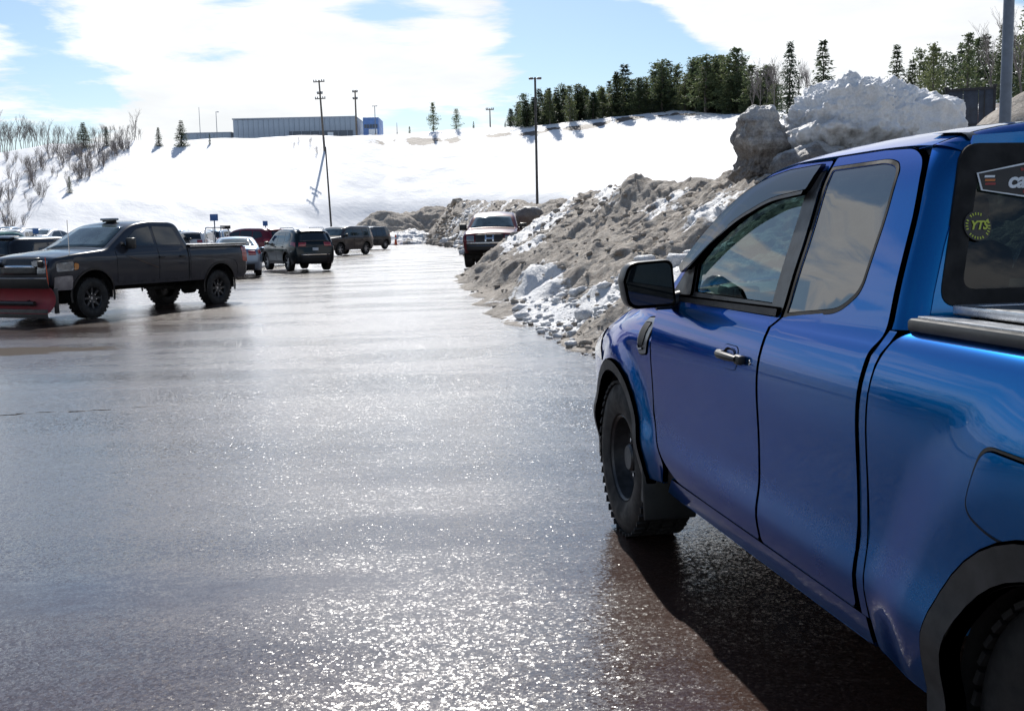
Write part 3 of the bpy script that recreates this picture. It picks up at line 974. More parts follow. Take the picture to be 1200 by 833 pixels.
def trunk_mesh(h, r, seed, limbs=0, rl=1.0):
    rd = random.Random(seed)
    b = MB()
    pts = [(rd.uniform(-.04, .04) * h * 0.1 * i, rd.uniform(-.04, .04) * h * 0.1 * i, h * i / 6 - (0.6 if i == 0 else 0)) for i in range(7)]
    b.tube(pts, [r * (1 - 0.14 * i) for i in range(7)], 7)
    for k in range(limbs):
        z = h * rd.uniform(.2, .9)
        a = rd.random() * 6.28
        L = rl * (1 - z / h * 0.7) * rd.uniform(.6, 1)
        b.tube([(0, 0, z), (math.cos(a) * L * .5, math.sin(a) * L * .5, z + L * .12), (math.cos(a) * L, math.sin(a) * L, z + L * .35)], [r * .3, r * .2, r * .08], 3)
    return mesh('trunk', b.v, b.f, True)


def bare_mesh(h, seed, spread=0.42, stems=1, tw=0.016, depth=4, nchild=5):
    rd = random.Random(seed)
    b = MB()
    tb = MB()

    def grow(p, d, L, r, lev):
        pts = [p]
        n = 4 if lev < 2 else 2
        for i in range(n):
            d = (d + Vector((rd.gauss(0, .09), rd.gauss(0, .09), rd.gauss(0.03, .06)))).normalized()
            pts.append(pts[-1] + d * L / n)
        (tb if lev == 0 else b).tube(pts, [max(tw * .6, r * (1 - .55 * i / n)) for i in range(n + 1)], 6 if lev == 0 else 3, caps=False)
        if lev >= depth - 1: return
        for k in range(nchild if lev else nchild + 3):
            q = rd.uniform(.3 if lev == 0 else .2, 1.0)
            i = min(n - 1, int(q * n))
            pp = pts[i].lerp(pts[i + 1], q * n - i)
            a = rd.random() * 6.28
            o = Vector((math.cos(a), math.sin(a), 0))
            dd = (d + o * spread * rd.uniform(.7, 1.5) + Vector((0, 0, .12))).normalized()
            grow(pp, dd, L * rd.uniform(.38, .6), r * .45, lev + 1)
    for s in range(stems):
        a = rd.random() * 6.28
        o = Vector((math.cos(a), math.sin(a), 0)) * (0 if stems == 1 else rd.uniform(.05, .4))
        d = (Vector((0, 0, 1)) + o * 1.1 + Vector((rd.gauss(0, .04), rd.gauss(0, .04), 0))).normalized()
        grow(o * 0.4 + Vector((0, 0, -.3)), d, h * rd.uniform(.6, .75) if stems > 1 else h * .72, h * (.010 if stems > 1 else .0125) + tw * .5, 0 if stems == 1 else 1)
    return mesh('trunk', tb.v, tb.f, True) if stems == 1 else None, mesh('crown', b.v, b.f, True)


PROTO = {}
for k, (h, r) in enumerate(((8, 1.9), (8, 2.3), (8, 1.6))):
    PROTO['spruce', k] = (conifer_mesh(h, r, 40 + k, 'spruce'), trunk_mesh(h * .96, .13, 50 + k), M['spruce'], M['bark'])
for k, (h, r) in enumerate(((8, 2.1), (8, 2.6), (8, 1.7), (8, 2.3))):
    PROTO['pine', k] = (conifer_mesh(h, r, 60 + k, 'pine'), trunk_mesh(h * .95, .15, 70 + k, 16, 1.7), M['pine'], M['bark'])
for k in range(4):
    t_, c_ = bare_mesh(9, 80 + k, nchild=5)
    PROTO['bare', k] = (c_, t_, M['twig'], M['birch'] if k % 2 else M['bark'])
for k in range(4):
    _, c_ = bare_mesh(3, 90 + k, .35, stems=7, tw=.011, depth=4, nchild=4)
    PROTO['brush', k] = (c_, None, M['twig'] if k < 3 else M['redtwig'], None)
for k_, v_ in PROTO.items():
    for me_, ma_ in ((v_[0], v_[2]), (v_[1], v_[3])):
        if me_ is not None: me_.materials.append(ma_)
HREF = {'spruce': 8.0, 'pine': 8.0, 'bare': 9.0, 'brush': 3.0}
NAMES = {'spruce': ('spruce_tree', 'spruce'), 'pine': ('pine_tree', 'pine tree'), 'bare': ('bare_tree', 'bare tree'), 'brush': ('bare_shrub', 'shrub')}


def tree(kind, var, u, D, h, label, group=None, wide=1.0, v=150):
    d = px_dir(u, v)
    az = math.atan2(d.x, d.y)
    x, y = math.sin(az) * D, math.cos(az) * D
    z = T(x, y) - 0.05
    s = h / HREF[kind]
    nm, cat = NAMES[kind]
    cm, tm, _, _ = PROTO[kind, var]
    if tm is None:
        o = link(nm, cm, None, loc=(x, y, z))
        tag(o, label, cat, group)
    else:
        o = empty(nm, (x, y, z), 0, label, cat, group)
        link('trunk', tm, None, o)
        link('crown', cm, None, o)
    o.rotation_euler = (0, 0, random.random() * 6.28)
    o.scale = (s * wide, s * wide, s)
    return o


# single trees one can point to
tree('spruce', 1, 97, 158, 3.5, 'broad dark spruce farthest left on the snowy crest', wide=1.5)
tree('spruce', 0, 124, 158, 2.7, 'small spruce right of the broad one on the left crest', wide=1.1)
tree('bare', 1, 156, 160, 4.2, 'thin leafless tree between the small spruces on the crest')
tree('spruce', 0, 185, 157, 2.6, 'small pointed spruce with a blue shadow on the snow, left of the rounder one', wide=1.2)
tree('spruce', 1, 212, 157, 3.6, 'round-topped young spruce just left of the low grey building', wide=1.35)
tree('spruce', 2, 245, 157, 1.6, 'tiny sapling spruce below the thin mast on the crest', wide=.8)
tree('pine', 0, 508, 168, 4.6, 'airy young pine standing alone right of the long warehouse')
tree('pine', 1, 535, 168, 3.4, 'shorter bushy pine next to the lone airy one', wide=1.1)
tree('spruce', 2, 555, 170, 1.3, 'tiny conifer between the bushy pine and the wooden pole')
tree('pine', 2, 480, 168, 1.3, 'tiny pine tuft left of the lone airy pine')
tree('spruce', 0, 925, 128, 8.6, 'tall narrow spruce rising behind the left end of the huge snow block', wide=.95)
tree('spruce', 2, 963, 122, 8.2, 'spruce tip just above the crown of the huge snow block', wide=1.15)
tree('spruce', 0, 1049, 112, 6.2, 'small spruce tip peeking over the top of the white snow block', wide=1.1)
tree('pine', 0, 1092, 100, 5.6, 'rounded pine left of the dark board on posts')
tree('pine', 2, 1132, 104, 6.4, 'dense dark pine directly behind the dark board')
tree('spruce', 1, 1172, 102, 6.8, 'shaggy spruce just left of the thick light pole', wide=.8)
tree('pine', 1, 1205, 100, 7.5, 'olive pine cut by the right edge behind the light pole')
tree('bare', 2, 1158, 98, 6.6, 'pale leafless birch left of the thick light pole')
tree('bare', 0, 1196, 96, 7.4, 'leafless tree right of the thick light pole')
tree('spruce', 0, 83, 132, 1.9, 'little spruce standing alone low on the brushy slope at left', wide=1.0, v=240)
# the evergreen wood on the crest
tops = [(590, 132), (600, 118), (612, 108), (622, 98), (640, 103), (650, 92), (668, 96), (690, 97), (705, 104), (722, 84), (735, 78), (752, 92), (770, 76), (790, 72), (806, 76), (822, 66),
        (838, 72), (855, 58), (870, 66), (888, 62), (902, 74)]
base = [(590, 149), (700, 141), (790, 134), (860, 136), (905, 132)]
for i in range(132):
    u = 592 + (i * 61.8) % 318
    row = i % 3
    az = math.atan2(px_dir(u, 140).x, px_dir(u, 140).y)
    D = float(np.interp(math.degrees(az), AZ, DD1)) + (1.0, 7.0, 14.0)[row] + random.uniform(-1, 3)
    topv = np.interp(u, [a for a, b in tops], [b + 3 for a, b in tops])
    basev = np.interp(u, [a for a, b in base], [b for a, b in base])
    h = 0.90 * (basev - topv) / 1219 * D * (1.0, 1.04, 1.0)[row] * random.choice((.45, .6, .8, .9, .98, 1.04, 1.12))
    kind = 'pine' if random.random() < .55 else 'spruce'
    where = ('at the low left tip of the wood', 'just right of the twin-head light pole', 'between the light pole and the middle of the wood', 'left of the middle of the wood', 'in the middle of the wood',
             'right of the middle of the wood', 'in the tall right part of the wood', 'in the tallest stand of the wood', 'beside the small snow block', 'above the small snow block', 'at the right end of the wood')[int((u - 590) / 29.2) % 11]
    size = 'short' if h < 5.2 else ('tall' if h > 7.4 else 'middle-sized')
    rowt = ('front-row', 'second-row', 'rearmost')[row]
    tree(kind, random.randrange(4 if kind == 'pine' else 3), u, D, h, '%s %s %s on the crest, %s' % (size, rowt, kind, where), 'evergreens of the wood on the crest', wide=random.uniform(1.05, 1.6) * (8 / max(h, 5)) ** .25)
for i in range(16):
    u = 1068 + i * 9.5
    tree('pine' if i % 3 else 'spruce', i % 3, u, 112 + (i % 4) * 4, random.uniform(4.6, 6.8), '%s evergreen %s' % (('low', 'slender', 'ragged', 'bushy')[i % 4], ('left of the dark board', 'behind the dark board', 'between the dark board and the thick light pole', 'right of the thick light pole')[min(3, i // 4)]), 'evergreens behind the board', wide=1.2, v=120)
for i in range(9):
    tree('bare', i % 4, 880 + i * 9, 138 + i % 3 * 4, random.uniform(5.5, 7), 'leafless tree %s' % ('left of the tall narrow spruce', 'right of the tall narrow spruce', 'behind the tall narrow spruce')[i % 3], 'leafless trees among the evergreens')
# leafless wood at the left
for i in range(64):
    u = -14 + (i * 37.7) % 186
    D = 166 + (i % 5) * 7
    h = np.interp(u, [0, 30, 60, 120, 170], [6.2, 4.4, 3.0, 2.7, 2.0]) * random.uniform(.6, 1.1) * D / 170
    tree('bare', i % 4, u, D, float(h), 'grey leafless %s in the bare wood %s' % (('sapling', 'tree', 'tall tree')[min(2, int(h / 3))], ('at the very left edge of the view', 'left of the broad spruce', 'behind the broad spruce', 'between the broad and the small spruce', 'at its thin right end')[max(0, min(4, int(u / 36)))]), 'leafless trees of the bare wood at left')
# brush on the left slope
for i in range(110):
    u = random.uniform(-12, 150)
    t = random.random()
    # lower boundary of the brush runs from (20,262) to (150,178)
    vlow = np.interp(u, [-12, 20, 60, 100, 150], [275, 262, 240, 215, 178])
    vv = 172 + t * (vlow - 172)
    D = 112 + (278 - vv) / (278 - 168) * 46
    tree('brush', i % 3, u, float(D), random.uniform(1.1, 2.6), 'leafless bush %s of the brushy slope, %s' % (('near the top', 'in the upper part', 'in the lower part', 'at the bottom')[min(3, int(t * 4))], ('at the left edge', 'below the left wood', 'below the broad spruce', 'near its right border')[max(0, min(3, int(u / 38)))]), 'bushes on the left slope', wide=random.uniform(.8, 1.3), v=vv)
for i in range(12):
    tree('brush', 3, 1092 + i * 7, 62 + (i % 3) * 4, random.uniform(1.2, 2.0), 'reddish leafless bush %s the dark board' % ('left of', 'under', 'right of')[i // 4], 'reddish bushes below the board', v=140)
for (u, D, h) in ((350, 157, 1.0), (362, 156, 1.2), (343, 155, .8), (371, 152, 1.4), (650, 118, 1.2), (660, 120, .9), (742, 100, 1.1)):
    tree('brush', 0, u, D, h, 'few twigs poking from the open snow %s' % ('below the long warehouse' if u < 400 else 'right of the twin-head light pole'), 'twigs on the open snow slope')

# unseen dark wood added left and behind, to shape the blue truck's reflections
def add_reflection_wood():
    vs, fs = [], []
    rd = random.Random(5)
    for i in range(420):
        a = R(-38 - (i / 420) * 230)
        D = rd.uniform(118, 150) if a > R(-95) else rd.uniform(70, 95)
        x, y = math.sin(a) * D, math.cos(a) * D
        z = T(x, y)
        h = rd.uniform(5, 10)
        r = rd.uniform(1.6, 2.8)
        for k in range(46):
            t = rd.random() ** 0.7
            q = rd.random() * 6.28
            rr = r * (1 - t) * rd.uniform(.4, 1.1) + .1
            c = Vector((x + math.cos(q) * rr, y + math.sin(q) * rr, z + t * h))
            d = Vector((math.cos(q), math.sin(q), rd.uniform(-.4, .6))).normalized()
            leaf(vs, fs, c, d, Vector((0, 0, 1)), 1.5, .9)
    me = mesh('reflection_wood', vs, fs, False)
    tag(link('reflection_wood', me, M['spruce']), 'unseen evergreen wood beyond the left edge of the view, added for the blue pickup to mirror', 'wood', kind='stuff')


add_reflection_wood()

# ------------------------------------------------------------------ buildings on the hill
def warehouse():
    z0 = 24.0
    y0 = 300.0
    b = empty('warehouse', (-60.2, y0, z0), 0, 'long low grey-blue warehouse with a bright blue entrance block on the hilltop', 'warehouse')
    L, Dp, H = 34.6, 26, 10.4
    n = 24
    w = L / n
    zt = lambda x: H + 0.55 * (x / L)
    core = MB(); core.box((L / 2 - L / 2, Dp / 2 + .2, H / 2), (L - .3, Dp - .3, H - .1)); core.build('core_wall', M['whdark'], b)
    pm = MB(); pm.rbox((0, 0, H / 2 + .1), (w - .06, .16, H), .02)
    pme = mesh('wall_panel', pm.v, pm.f, True, 35); pme.materials.append(M['whwall'])
    for k in range(n):
        o = link('wall_panel', pme, None, b, loc=(-L / 2 + w * (k + .5), -.02, .0 + .012 * k))
    side = MB(); side.rbox((0, 0, H / 2 + .1), (.16, 2.9, H), .02)
    sme = mesh('wall_panel', side.v, side.f, True, 35); sme.materials.append(M['whwall'])
    for k in range(8):
        link('wall_panel', sme, None, b, loc=(L / 2 + .05, 1.5 + 3 * k, 0.29))
    MB().box((0, Dp / 2, H + .42), (L + .4, Dp + .4, .35)).build('roof', M['whroof'], b)
    f = MB(); f.box((7.5, -.2, 6.2), (18, .25, 1.7)); f.build('window_band', M['whdark'], b)
    for k in range(7):
        MB().box((-.6 + 2.6 * k, -.36, 6.2), (.12, .1, 1.7)).build('mullion', M['whroof'], b)
    d = MB(); d.box((10.2, -.38, 5.9), (1.6, .2, 1.4)); d.build('door', M['white_lit'], b)
    e = MB(); e.rbox((L / 2 + 4.4, 5, 5.2), (4.4, 11, 10.6), .1); e.build('entrance_block', M['blueclad'], b)
    for k in range(5):
        MB().box((L / 2 + 2.85 + k * .78, -.58, 8.0), (.62, .12, 1.0)).build('pane', M['whdark'], b)
    MB().box((L / 2 + 5.0, -.66, 6.4), (2.4, .1, 1.6)).build('white_panel', M['white_lit'], b)
    b.scale = (1, 1, 1)
    g = empty('low_building', (-86, 306, 24.0), 0, 'low pale building left of the long warehouse, barely above the snow', 'building')
    for k in range(6):
        MB().rbox((-6.0 + 2.4 * k, 0, 3.6), (2.34, 8, 7.2), .03).build('wall_panel', M['whwall'], g)
    MB().box((0, 0, 7.35), (14.8, 8.4, .3)).build('roof', M['whroof'], g)


warehouse()


def pole_at(u, v, Y):
    d = px_dir(u, v)
    k = Y / d.y
    return Vector((d.x * k, Y, 1.522 + d.z * k))


def utility_pole(name, top, lean, H, label, arms, r=.16, mat='wood'):
    zb = T(top.x, top.y)
    o = empty(name, (top.x, top.y, zb - .4), 0, label, 'utility pole')
    Hh = top.z - zb + .4
    MB().tube([(0, 0, 0), (0, 0, Hh * .5), (0, 0, Hh)], [r, r * .85, r * .66], 10).build('shaft', M[mat], o)
    for (dz, L) in arms:
        MB().box((0, -.16, Hh - dz), (L, .12, .14)).build('crossarm', M[mat], o)
        ins = MB()
        for s in (-.45, -.25, .25, .45):
            ins.lathe([(.0, 0), (.07, .02), (.09, .1), (.05, .16), (.08, .22), (.0, .28)], 8, 'Z', (s * L, -.16, Hh - dz + .07))
        ins.build('insulators', M['galv'], o)
    o.rotation_euler = (0, lean, 0)
    return o


utility_pole('utility_pole', pole_at(377, 94, 151), R(-2.2), 12, 'tall wooden utility pole with crossarms in front of the warehouse', ((.25, 1.6), (1.9, .8), (2.6, 1.5)), .17)
utility_pole('utility_pole', pole_at(416, 106, 172), R(0), 10, 'shorter wooden pole standing against the warehouse wall', ((.3, .9), (1.4, .8)), .17)
utility_pole('utility_pole', pole_at(574, 127, 172), R(0), 4, 'little wooden pole with crossarm left of the evergreen wood', ((.25, 1.3),), .12)


def light_pole(top, H, r, lean, label, heads, mat, zb=None):
    zb = T(top.x, top.y) if zb is None else zb
    o = empty('light_pole', (top.x, top.y, zb), 0, label, 'light pole')
    Hh = top.z - zb
    MB().tube([(0, 0, .45), (0, 0, Hh * .5), (0, 0, Hh)], [r, r * .86, r * .7], 14).build('shaft', M[mat], o)
    MB().lathe([(0, -.3), (r * 1.9, -.3), (r * 1.9, .42), (r * 1.7, .47), (0, .47)], 18, 'Z').build('concrete_base', M['gravel'], o)
    MB().lathe([(0, .46), (r * 1.5, .46), (r * 1.5, .52), (0, .52)], 14, 'Z').build('base_plate', M[mat], o)
    for s in heads:
        MB().tube([(0, 0, Hh - .12), (s * .2, 0, Hh - .08)], r * .3, 8).build('bracket', M[mat], o)
        hb = MB(); hb.rbox((s * .34, 0, Hh - .08), (.36, .34, .15), .04); h_ = hb.build('lamp_head', M[mat], o)
        MB().box((s * .34, 0, Hh - .165), (.28, .26, .03)).build('lens', M['lens'], h_)
    o.rotation_euler = (0, lean, 0)
    return o


light_pole(pole_at(385, 172, 112), 8, .11, R(-1.8), 'slim leaning light pole in front of the snow slope at centre left', (), 'bronzepole')
light_pole(pole_at(627, 91, 86), 10, .12, 0, 'tall dark light pole with a twin head rising behind the snow bank', (-1, 1), 'bronzepole', zb=0.6)
light_pole(Vector((7.52, 16.0, 8.5)), 8, .088, 0, 'thick grey light pole rising behind the roof of the blue pickup', (1,), 'galv', zb=1.9)
light_pole(pole_at(439, 124, 210), 5, .10, 0, 'thin distant light pole beside the blue entrance block', (-1, 1), 'galv')
light_pole(pole_at(253, 131, 200), 5, .07, 0, 'thin pale mast above the low building on the hill, the right one', (1,), 'galv')
light_pole(pole_at(233, 126, 205), 5, .06, 0, 'thin pale mast above the low building on the hill, the left one', (), 'galv')
light_pole(pole_at(465, 144, 210), 5, .06, 0, 'short faint post on the hilltop right of the warehouse', (), 'galv')


def board():
    z = 4.75
    o = empty('notice_board', (23.7, 54.5, z), R(-22), 'dark board between black posts, seen from behind over the white snow block', 'sign board')
    for x in (-1.05, 1.22):
        p = MB(); p.rbox((x, 0, 1.55), (.13, .13, 4.1), .01); p.build('post', M['signpost'], o)
        MB().rbox((x, 0, 3.66), (.22, .22, .10), .02).build('post_cap', M['signpost'], o)
    for k in range(3):
        MB().rbox((-.62 + .73 * k, -.02, 2.62), (.71, .06, 1.75), .01).build('panel', M['signboard'], o)
    for zz in (1.7, 3.53):
        MB().rbox((.08, -.09, zz), (2.2, .07, .12), .01).build('rail', M['signpost'], o)
    MB().rbox((.75, -.11, 2.6), (.06, .06, 1.9), .01).build('brace', M['signpost'], o)


board()

# ================================================================== VEHICLES: common tools
def cubic(xs, ys):
    """natural cubic spline, clamped outside"""
    xs, ys = np.array(xs, float), np.array(ys, float)
    n = len(xs)
    h = np.diff(xs)
    A = np.eye(n); b = np.zeros(n)
    for i in range(1, n - 1):
        A[i, i - 1:i + 2] = h[i - 1], 2 * (h[i - 1] + h[i]), h[i]
        b[i] = 6 * ((ys[i + 1] - ys[i]) / h[i] - (ys[i] - ys[i - 1]) / h[i - 1])
    m = np.linalg.solve(A, b)

    def f(x):
        x = np.clip(np.asarray(x, float), xs[0], xs[-1])
        i = np.clip(np.searchsorted(xs, x) - 1, 0, n - 2)
        a, c = xs[i], xs[i + 1]
        hh = c - a
        return (m[i] * (c - x) ** 3 + m[i + 1] * (x - a) ** 3) / (6 * hh) + (ys[i] / hh - m[i] * hh / 6) * (c - x) + (ys[i + 1] / hh - m[i + 1] * hh / 6) * (x - a)
    return f


def fillet(pts, seg=6):
    """pts: (x, z) or (x, z, r): corner rounded by r"""
    out = []
    n = len(pts)
    for i in range(n):
        p = np.array(pts[i][:2], float)
        r = pts[i][2] if len(pts[i]) > 2 else 0
        if r <= 0:
            out.append(tuple(p)); continue
        a = np.array(pts[i - 1][:2], float) - p
        c = np.array(pts[(i + 1) % n][:2], float) - p
        la, lc = np.linalg.norm(a), np.linalg.norm(c)
        a /= la; c /= lc
        r = min(r, la * .49, lc * .49)
        for k in range(seg + 1):
            t = k / seg
            q = (1 - t) ** 2 * (p + a * r) + 2 * t * (1 - t) * p + t * t * (p + c * r)
            out.append(tuple(q))
    return out


def resample(poly, step):
    out = []
    n = len(poly)
    for i in range(n):
        a, b = np.array(poly[i]), np.array(poly[(i + 1) % n])
        L = np.linalg.norm(b - a)
        if L < 1e-6: continue
        k = max(1, int(math.ceil(L / step)))
        for j in range(k): out.append(a + (b - a) * j / k)
    return np.array(out)


def area2(p):
    x, y = p[:, 0], p[:, 1]
    return float(np.sum(x * np.roll(y, -1) - np.roll(x, -1) * y))


def in_poly(P, poly):
    x, y = P[:, 0], P[:, 1]
    r = np.zeros(len(P), bool)
    a = poly; b = np.roll(poly, -1, 0)
    for (x1, y1), (x2, y2) in zip(a, b):
        c = ((y1 > y) != (y2 > y))
        if not c.any(): continue
        xi = (x2 - x1) * (y - y1) / (y2 - y1 + 1e-12) + x1
        r ^= c & (x < xi)
    return r


def seg_dist(P, line, closed=True):
    d = np.full(len(P), 1e9)
    n = len(line)
    for i in range(n if closed else n - 1):
        a, b = line[i], line[(i + 1) % n]
        ab = b - a
        L2 = ab @ ab + 1e-12
        t = np.clip(((P - a) @ ab) / L2, 0, 1)
        q = P - (a + t[:, None] * ab)
        d = np.minimum(d, np.hypot(q[:, 0], q[:, 1]))
    return d


def tri2d(poly, holes=(), grid=.06, extra=None):
    """triangulate a polygon with interior points; returns pts, tris, list of boundary loops (index lists)"""
    loops = [poly] + list(holes)
    pts, edges, idx = [], [], []
    for L in loops:
        k = len(pts)
        pts += [tuple(p) for p in L]
        idx.append(list(range(k, k + len(L))))
        edges += [(k + i, k + (i + 1) % len(L)) for i in range(len(L))]
    lo, hi = poly.min(0), poly.max(0)
    gx = np.arange(lo[0] + grid * .5, hi[0], grid)
    gz = np.arange(lo[1] + grid * .5, hi[1], grid * .9)
    A, B = np.meshgrid(gx, gz)
    A = A + (np.arange(len(gz)) % 2)[:, None] * grid * .5
    Q = np.stack([A.ravel(), B.ravel()], 1)
    if extra is not None and len(extra): 
        Q = np.concatenate([extra, Q])
    ok = in_poly(Q, poly)
    for h in holes: ok &= ~in_poly(Q, h)
    dmin = np.full(len(Q), grid * .42)
    if extra is not None: dmin[:len(extra)] = 0.004
    for L in loops: ok &= seg_dist(Q, L) > dmin
    Q = Q[ok]
    pts += [tuple(p) for p in Q]
    v, e, f, ov, _, _ = delaunay_2d_cdt([Vector(p) for p in pts], edges, [], 0, 1e-6)
    V = np.array([p[:] for p in v])
    mp = {}
    for i, o in enumerate(ov):
        for j in o: mp[j] = i
    F = np.array([list(t) for t in f])
    C = V[F].mean(1)
    ok = in_poly(C, poly)
    for h in holes: ok &= ~in_poly(C, h)
    F = F[ok]
    a, b, c = V[F[:, 0]], V[F[:, 1]], V[F[:, 2]]
    cr = (b[:, 0] - a[:, 0]) * (c[:, 1] - a[:, 1]) - (b[:, 1] - a[:, 1]) * (c[:, 0] - a[:, 0])
    F[cr < 0] = F[cr < 0][:, ::-1]
    F = F[np.abs(cr) > 1e-10]
    return V, F, [[mp[j] for j in L] for L in idx]


def panel(name, pts, W, mat, parent, side=1, off=0.0, holes=(), grid=.055, thick=.022, edge=.004, step=.04):
    """a pressed side panel: outline in (x, z), skin at y = W(x, z), with rolled edges all round"""
    poly = resample(fillet(pts), step)
    if area2(poly) < 0: poly = poly[::-1]
    hs = []
    for h in holes:
        q = resample(fillet(h), step)
        if area2(q) > 0: q = q[::-1]
        hs.append(q)
    V, F, loops = tri2d(poly, hs, grid)
    x, z = V[:, 0], V[:, 1]
    e = 1e-3
    w = W(x, z) + off
    nx = -(W(x + e, z) - W(x - e, z)) / (2 * e)
    nz = -(W(x, z + e) - W(x, z - e)) / (2 * e)
    N = np.stack([nx, np.ones_like(nx), nz], 1)
    N /= np.linalg.norm(N, axis=1)[:, None]
    VV = [np.stack([x, w, z], 1)]
    NN = [N]
    faces = [tuple(t[::-1]) for t in F]          # normal to +y
    k = len(x)
    if thick > 0:
        for L in loops:
            q = V[L]
            n = len(L)
            t = np.roll(q, -1, 0) - np.roll(q, 1, 0)
            t /= np.linalg.norm(t, axis=1)[:, None] + 1e-9
            o = np.stack([t[:, 1], -t[:, 0]], 1)           # outward in xz
            prev = list(L)
            wl, nl = w[L], N[L]
            for (do, dy, f) in ((.7, -.3, .5), (1.0, -1.0, 1.0), (1.0, -thick / edge, 1.0)):
                P = np.stack([q[:, 0] + o[:, 0] * edge * do, wl + dy * edge, q[:, 1] + o[:, 1] * edge * do], 1)
                O3 = np.stack([o[:, 0], np.zeros(n), o[:, 1]], 1)
                Nn = nl * (1 - f) + O3 * f
                Nn /= np.linalg.norm(Nn, axis=1)[:, None]
                VV.append(P); NN.append(Nn)
                cur = list(range(k, k + n)); k += n
                for i in range(n):
                    j = (i + 1) % n
                    faces.append((prev[i], prev[j], cur[j], cur[i])[::-1])
                prev = cur
    VV, NN = np.concatenate(VV), np.concatenate(NN)
    if side < 0:
        VV[:, 1] *= -1; NN[:, 1] *= -1
        faces = [f[::-1] for f in faces]
    # orientation check against +-y
    a, b_, c = (VV[list(faces[0])[i]] for i in range(3))
    if np.cross(b_ - a, c - a)[1] * side < 0: faces = [f[::-1] for f in faces]
    me = mesh(name, VV, faces, True, normals=NN)
    return link(name, me, mat, parent)


def wheel(parent, x, y, z, r, w, side, rim='steel', name='wheel', treads=40, seg=48, rimr=.62, tmat='rubber', spokes=6, detail=True):
    """wheel > tyre, rim, nuts.  Axis along y; outer face towards side*y"""
    hub = MB().lathe([(0, w * .30), (r * .12, w * .30), (r * .14, w * .22), (r * .14, -w * .3), (0, -w * .3)], 16)
    o = hub.build(name, M['steel' if rim == 'steel' else 'alloy'], parent, loc=(x, y, z))
    if side < 0: o.rotation_euler = (0, 0, PI)
    t = MB()
    ri = r * rimr
    prof = [(ri * .97, w * .36), (ri * 1.02, w * .46), (ri + (r - ri) * .35, w * .53), (ri + (r - ri) * .65, w * .52), (r * .945, w * .47), (r * .972, w * .43)]
    pr = prof + [(r * .98, w * .40)] + [(r * .98, -w * .40)] + [(a, -b) for a, b in prof[::-1]]
    t.lathe(pr, seg)
    if detail:
        for k in range(treads):
            a = 2 * PI * k / treads
            for (yy, ln, tilt) in ((w * .40, w * .20, .2), (w * .14, w * .20, -.3), (-w * .14, w * .20, .3), (-w * .40, w * .2, -.2)):
                m = Matrix.Rotation(-a, 3, 'Y') @ Matrix.Rotation(tilt, 3, 'X')
                aa = a + (PI / treads if yy > 0 else 0) * .7
                m = Matrix.Rotation(-aa, 3, 'Y') @ Matrix.Rotation(tilt, 3, 'X')
                c = Vector((math.cos(aa) * r * .988, yy, math.sin(aa) * r * .988))
                t.box(c, (r * .035, ln, 2 * PI * r / treads * .62), m)
    t.build('tyre', M[tmat], o)
    d = MB()
    if rim == 'steel':
        d.lathe([(ri * 1.0, w * .42), (ri * .97, w * .44), (ri * .93, w * .40), (ri * .90, w * .12), (ri * .84, w * .02), (ri * .74, w * .10), (ri * .66, w * .17), (ri * .50, w * .19), (ri * .40, w * .14), (ri * .32, w * .13), (ri * .31, w * .30), (ri * .27, w * .34), (0, w * .345)], seg)
        d.build('rim', M['steel'], o)
        hs = MB()
        for k in range(10):
            a = 2 * PI * k / 10
            hs.lathe([(0, 0), (ri * .075, 0), (ri * .075, .004), (0, .005)], 10, 'Y', (math.cos(a) * ri * .70, w * .137, math.sin(a) * ri * .70))
        hs.build('vent_holes', M['gap'], o)
    else:
        d.lathe([(ri * 1.0, w * .42), (ri * .97, w * .45), (ri * .92, w * .40), (ri * .90, -w * .1), (ri * .55, -w * .12), (0, -w * .12)], seg)
        d.build('rim', M['steel'], o)
        sp = MB()
        for k in range(spokes):
            a = 2 * PI * k / spokes
            m = Matrix.Rotation(-a, 3, 'Y')
            sp.add([m @ Vector(p) for p in ((ri * .12, w * .30, -ri * .13), (ri * .95, w * .40, -ri * .09), (ri * .95, w * .40, ri * .09), (ri * .12, w * .30, ri * .13),
                                           (ri * .12, w * .05, -ri * .16), (ri * .95, w * .2, -ri * .12), (ri * .95, w * .2, ri * .12), (ri * .12, w * .05, ri * .16))],
                   [(0, 1, 2, 3), (4, 7, 6, 5), (0, 4, 5, 1), (3, 2, 6, 7), (1, 5, 6, 2)])
        sp.build('spokes', M['alloy' if rim == 'alloy' else 'steel'], o)
    if detail:
        nb = MB()
        for k in range(6):
            a = 2 * PI * k / 6 + .3
            nb.lathe([(0, .03), (ri * .055, .028), (ri * .065, 0)], 6, 'Y', (math.cos(a) * ri * .40, w * (.15 if rim == 'steel' else .30), math.sin(a) * ri * .40))
        nb.build('wheel_nuts', M['chrome'], o)
    return o


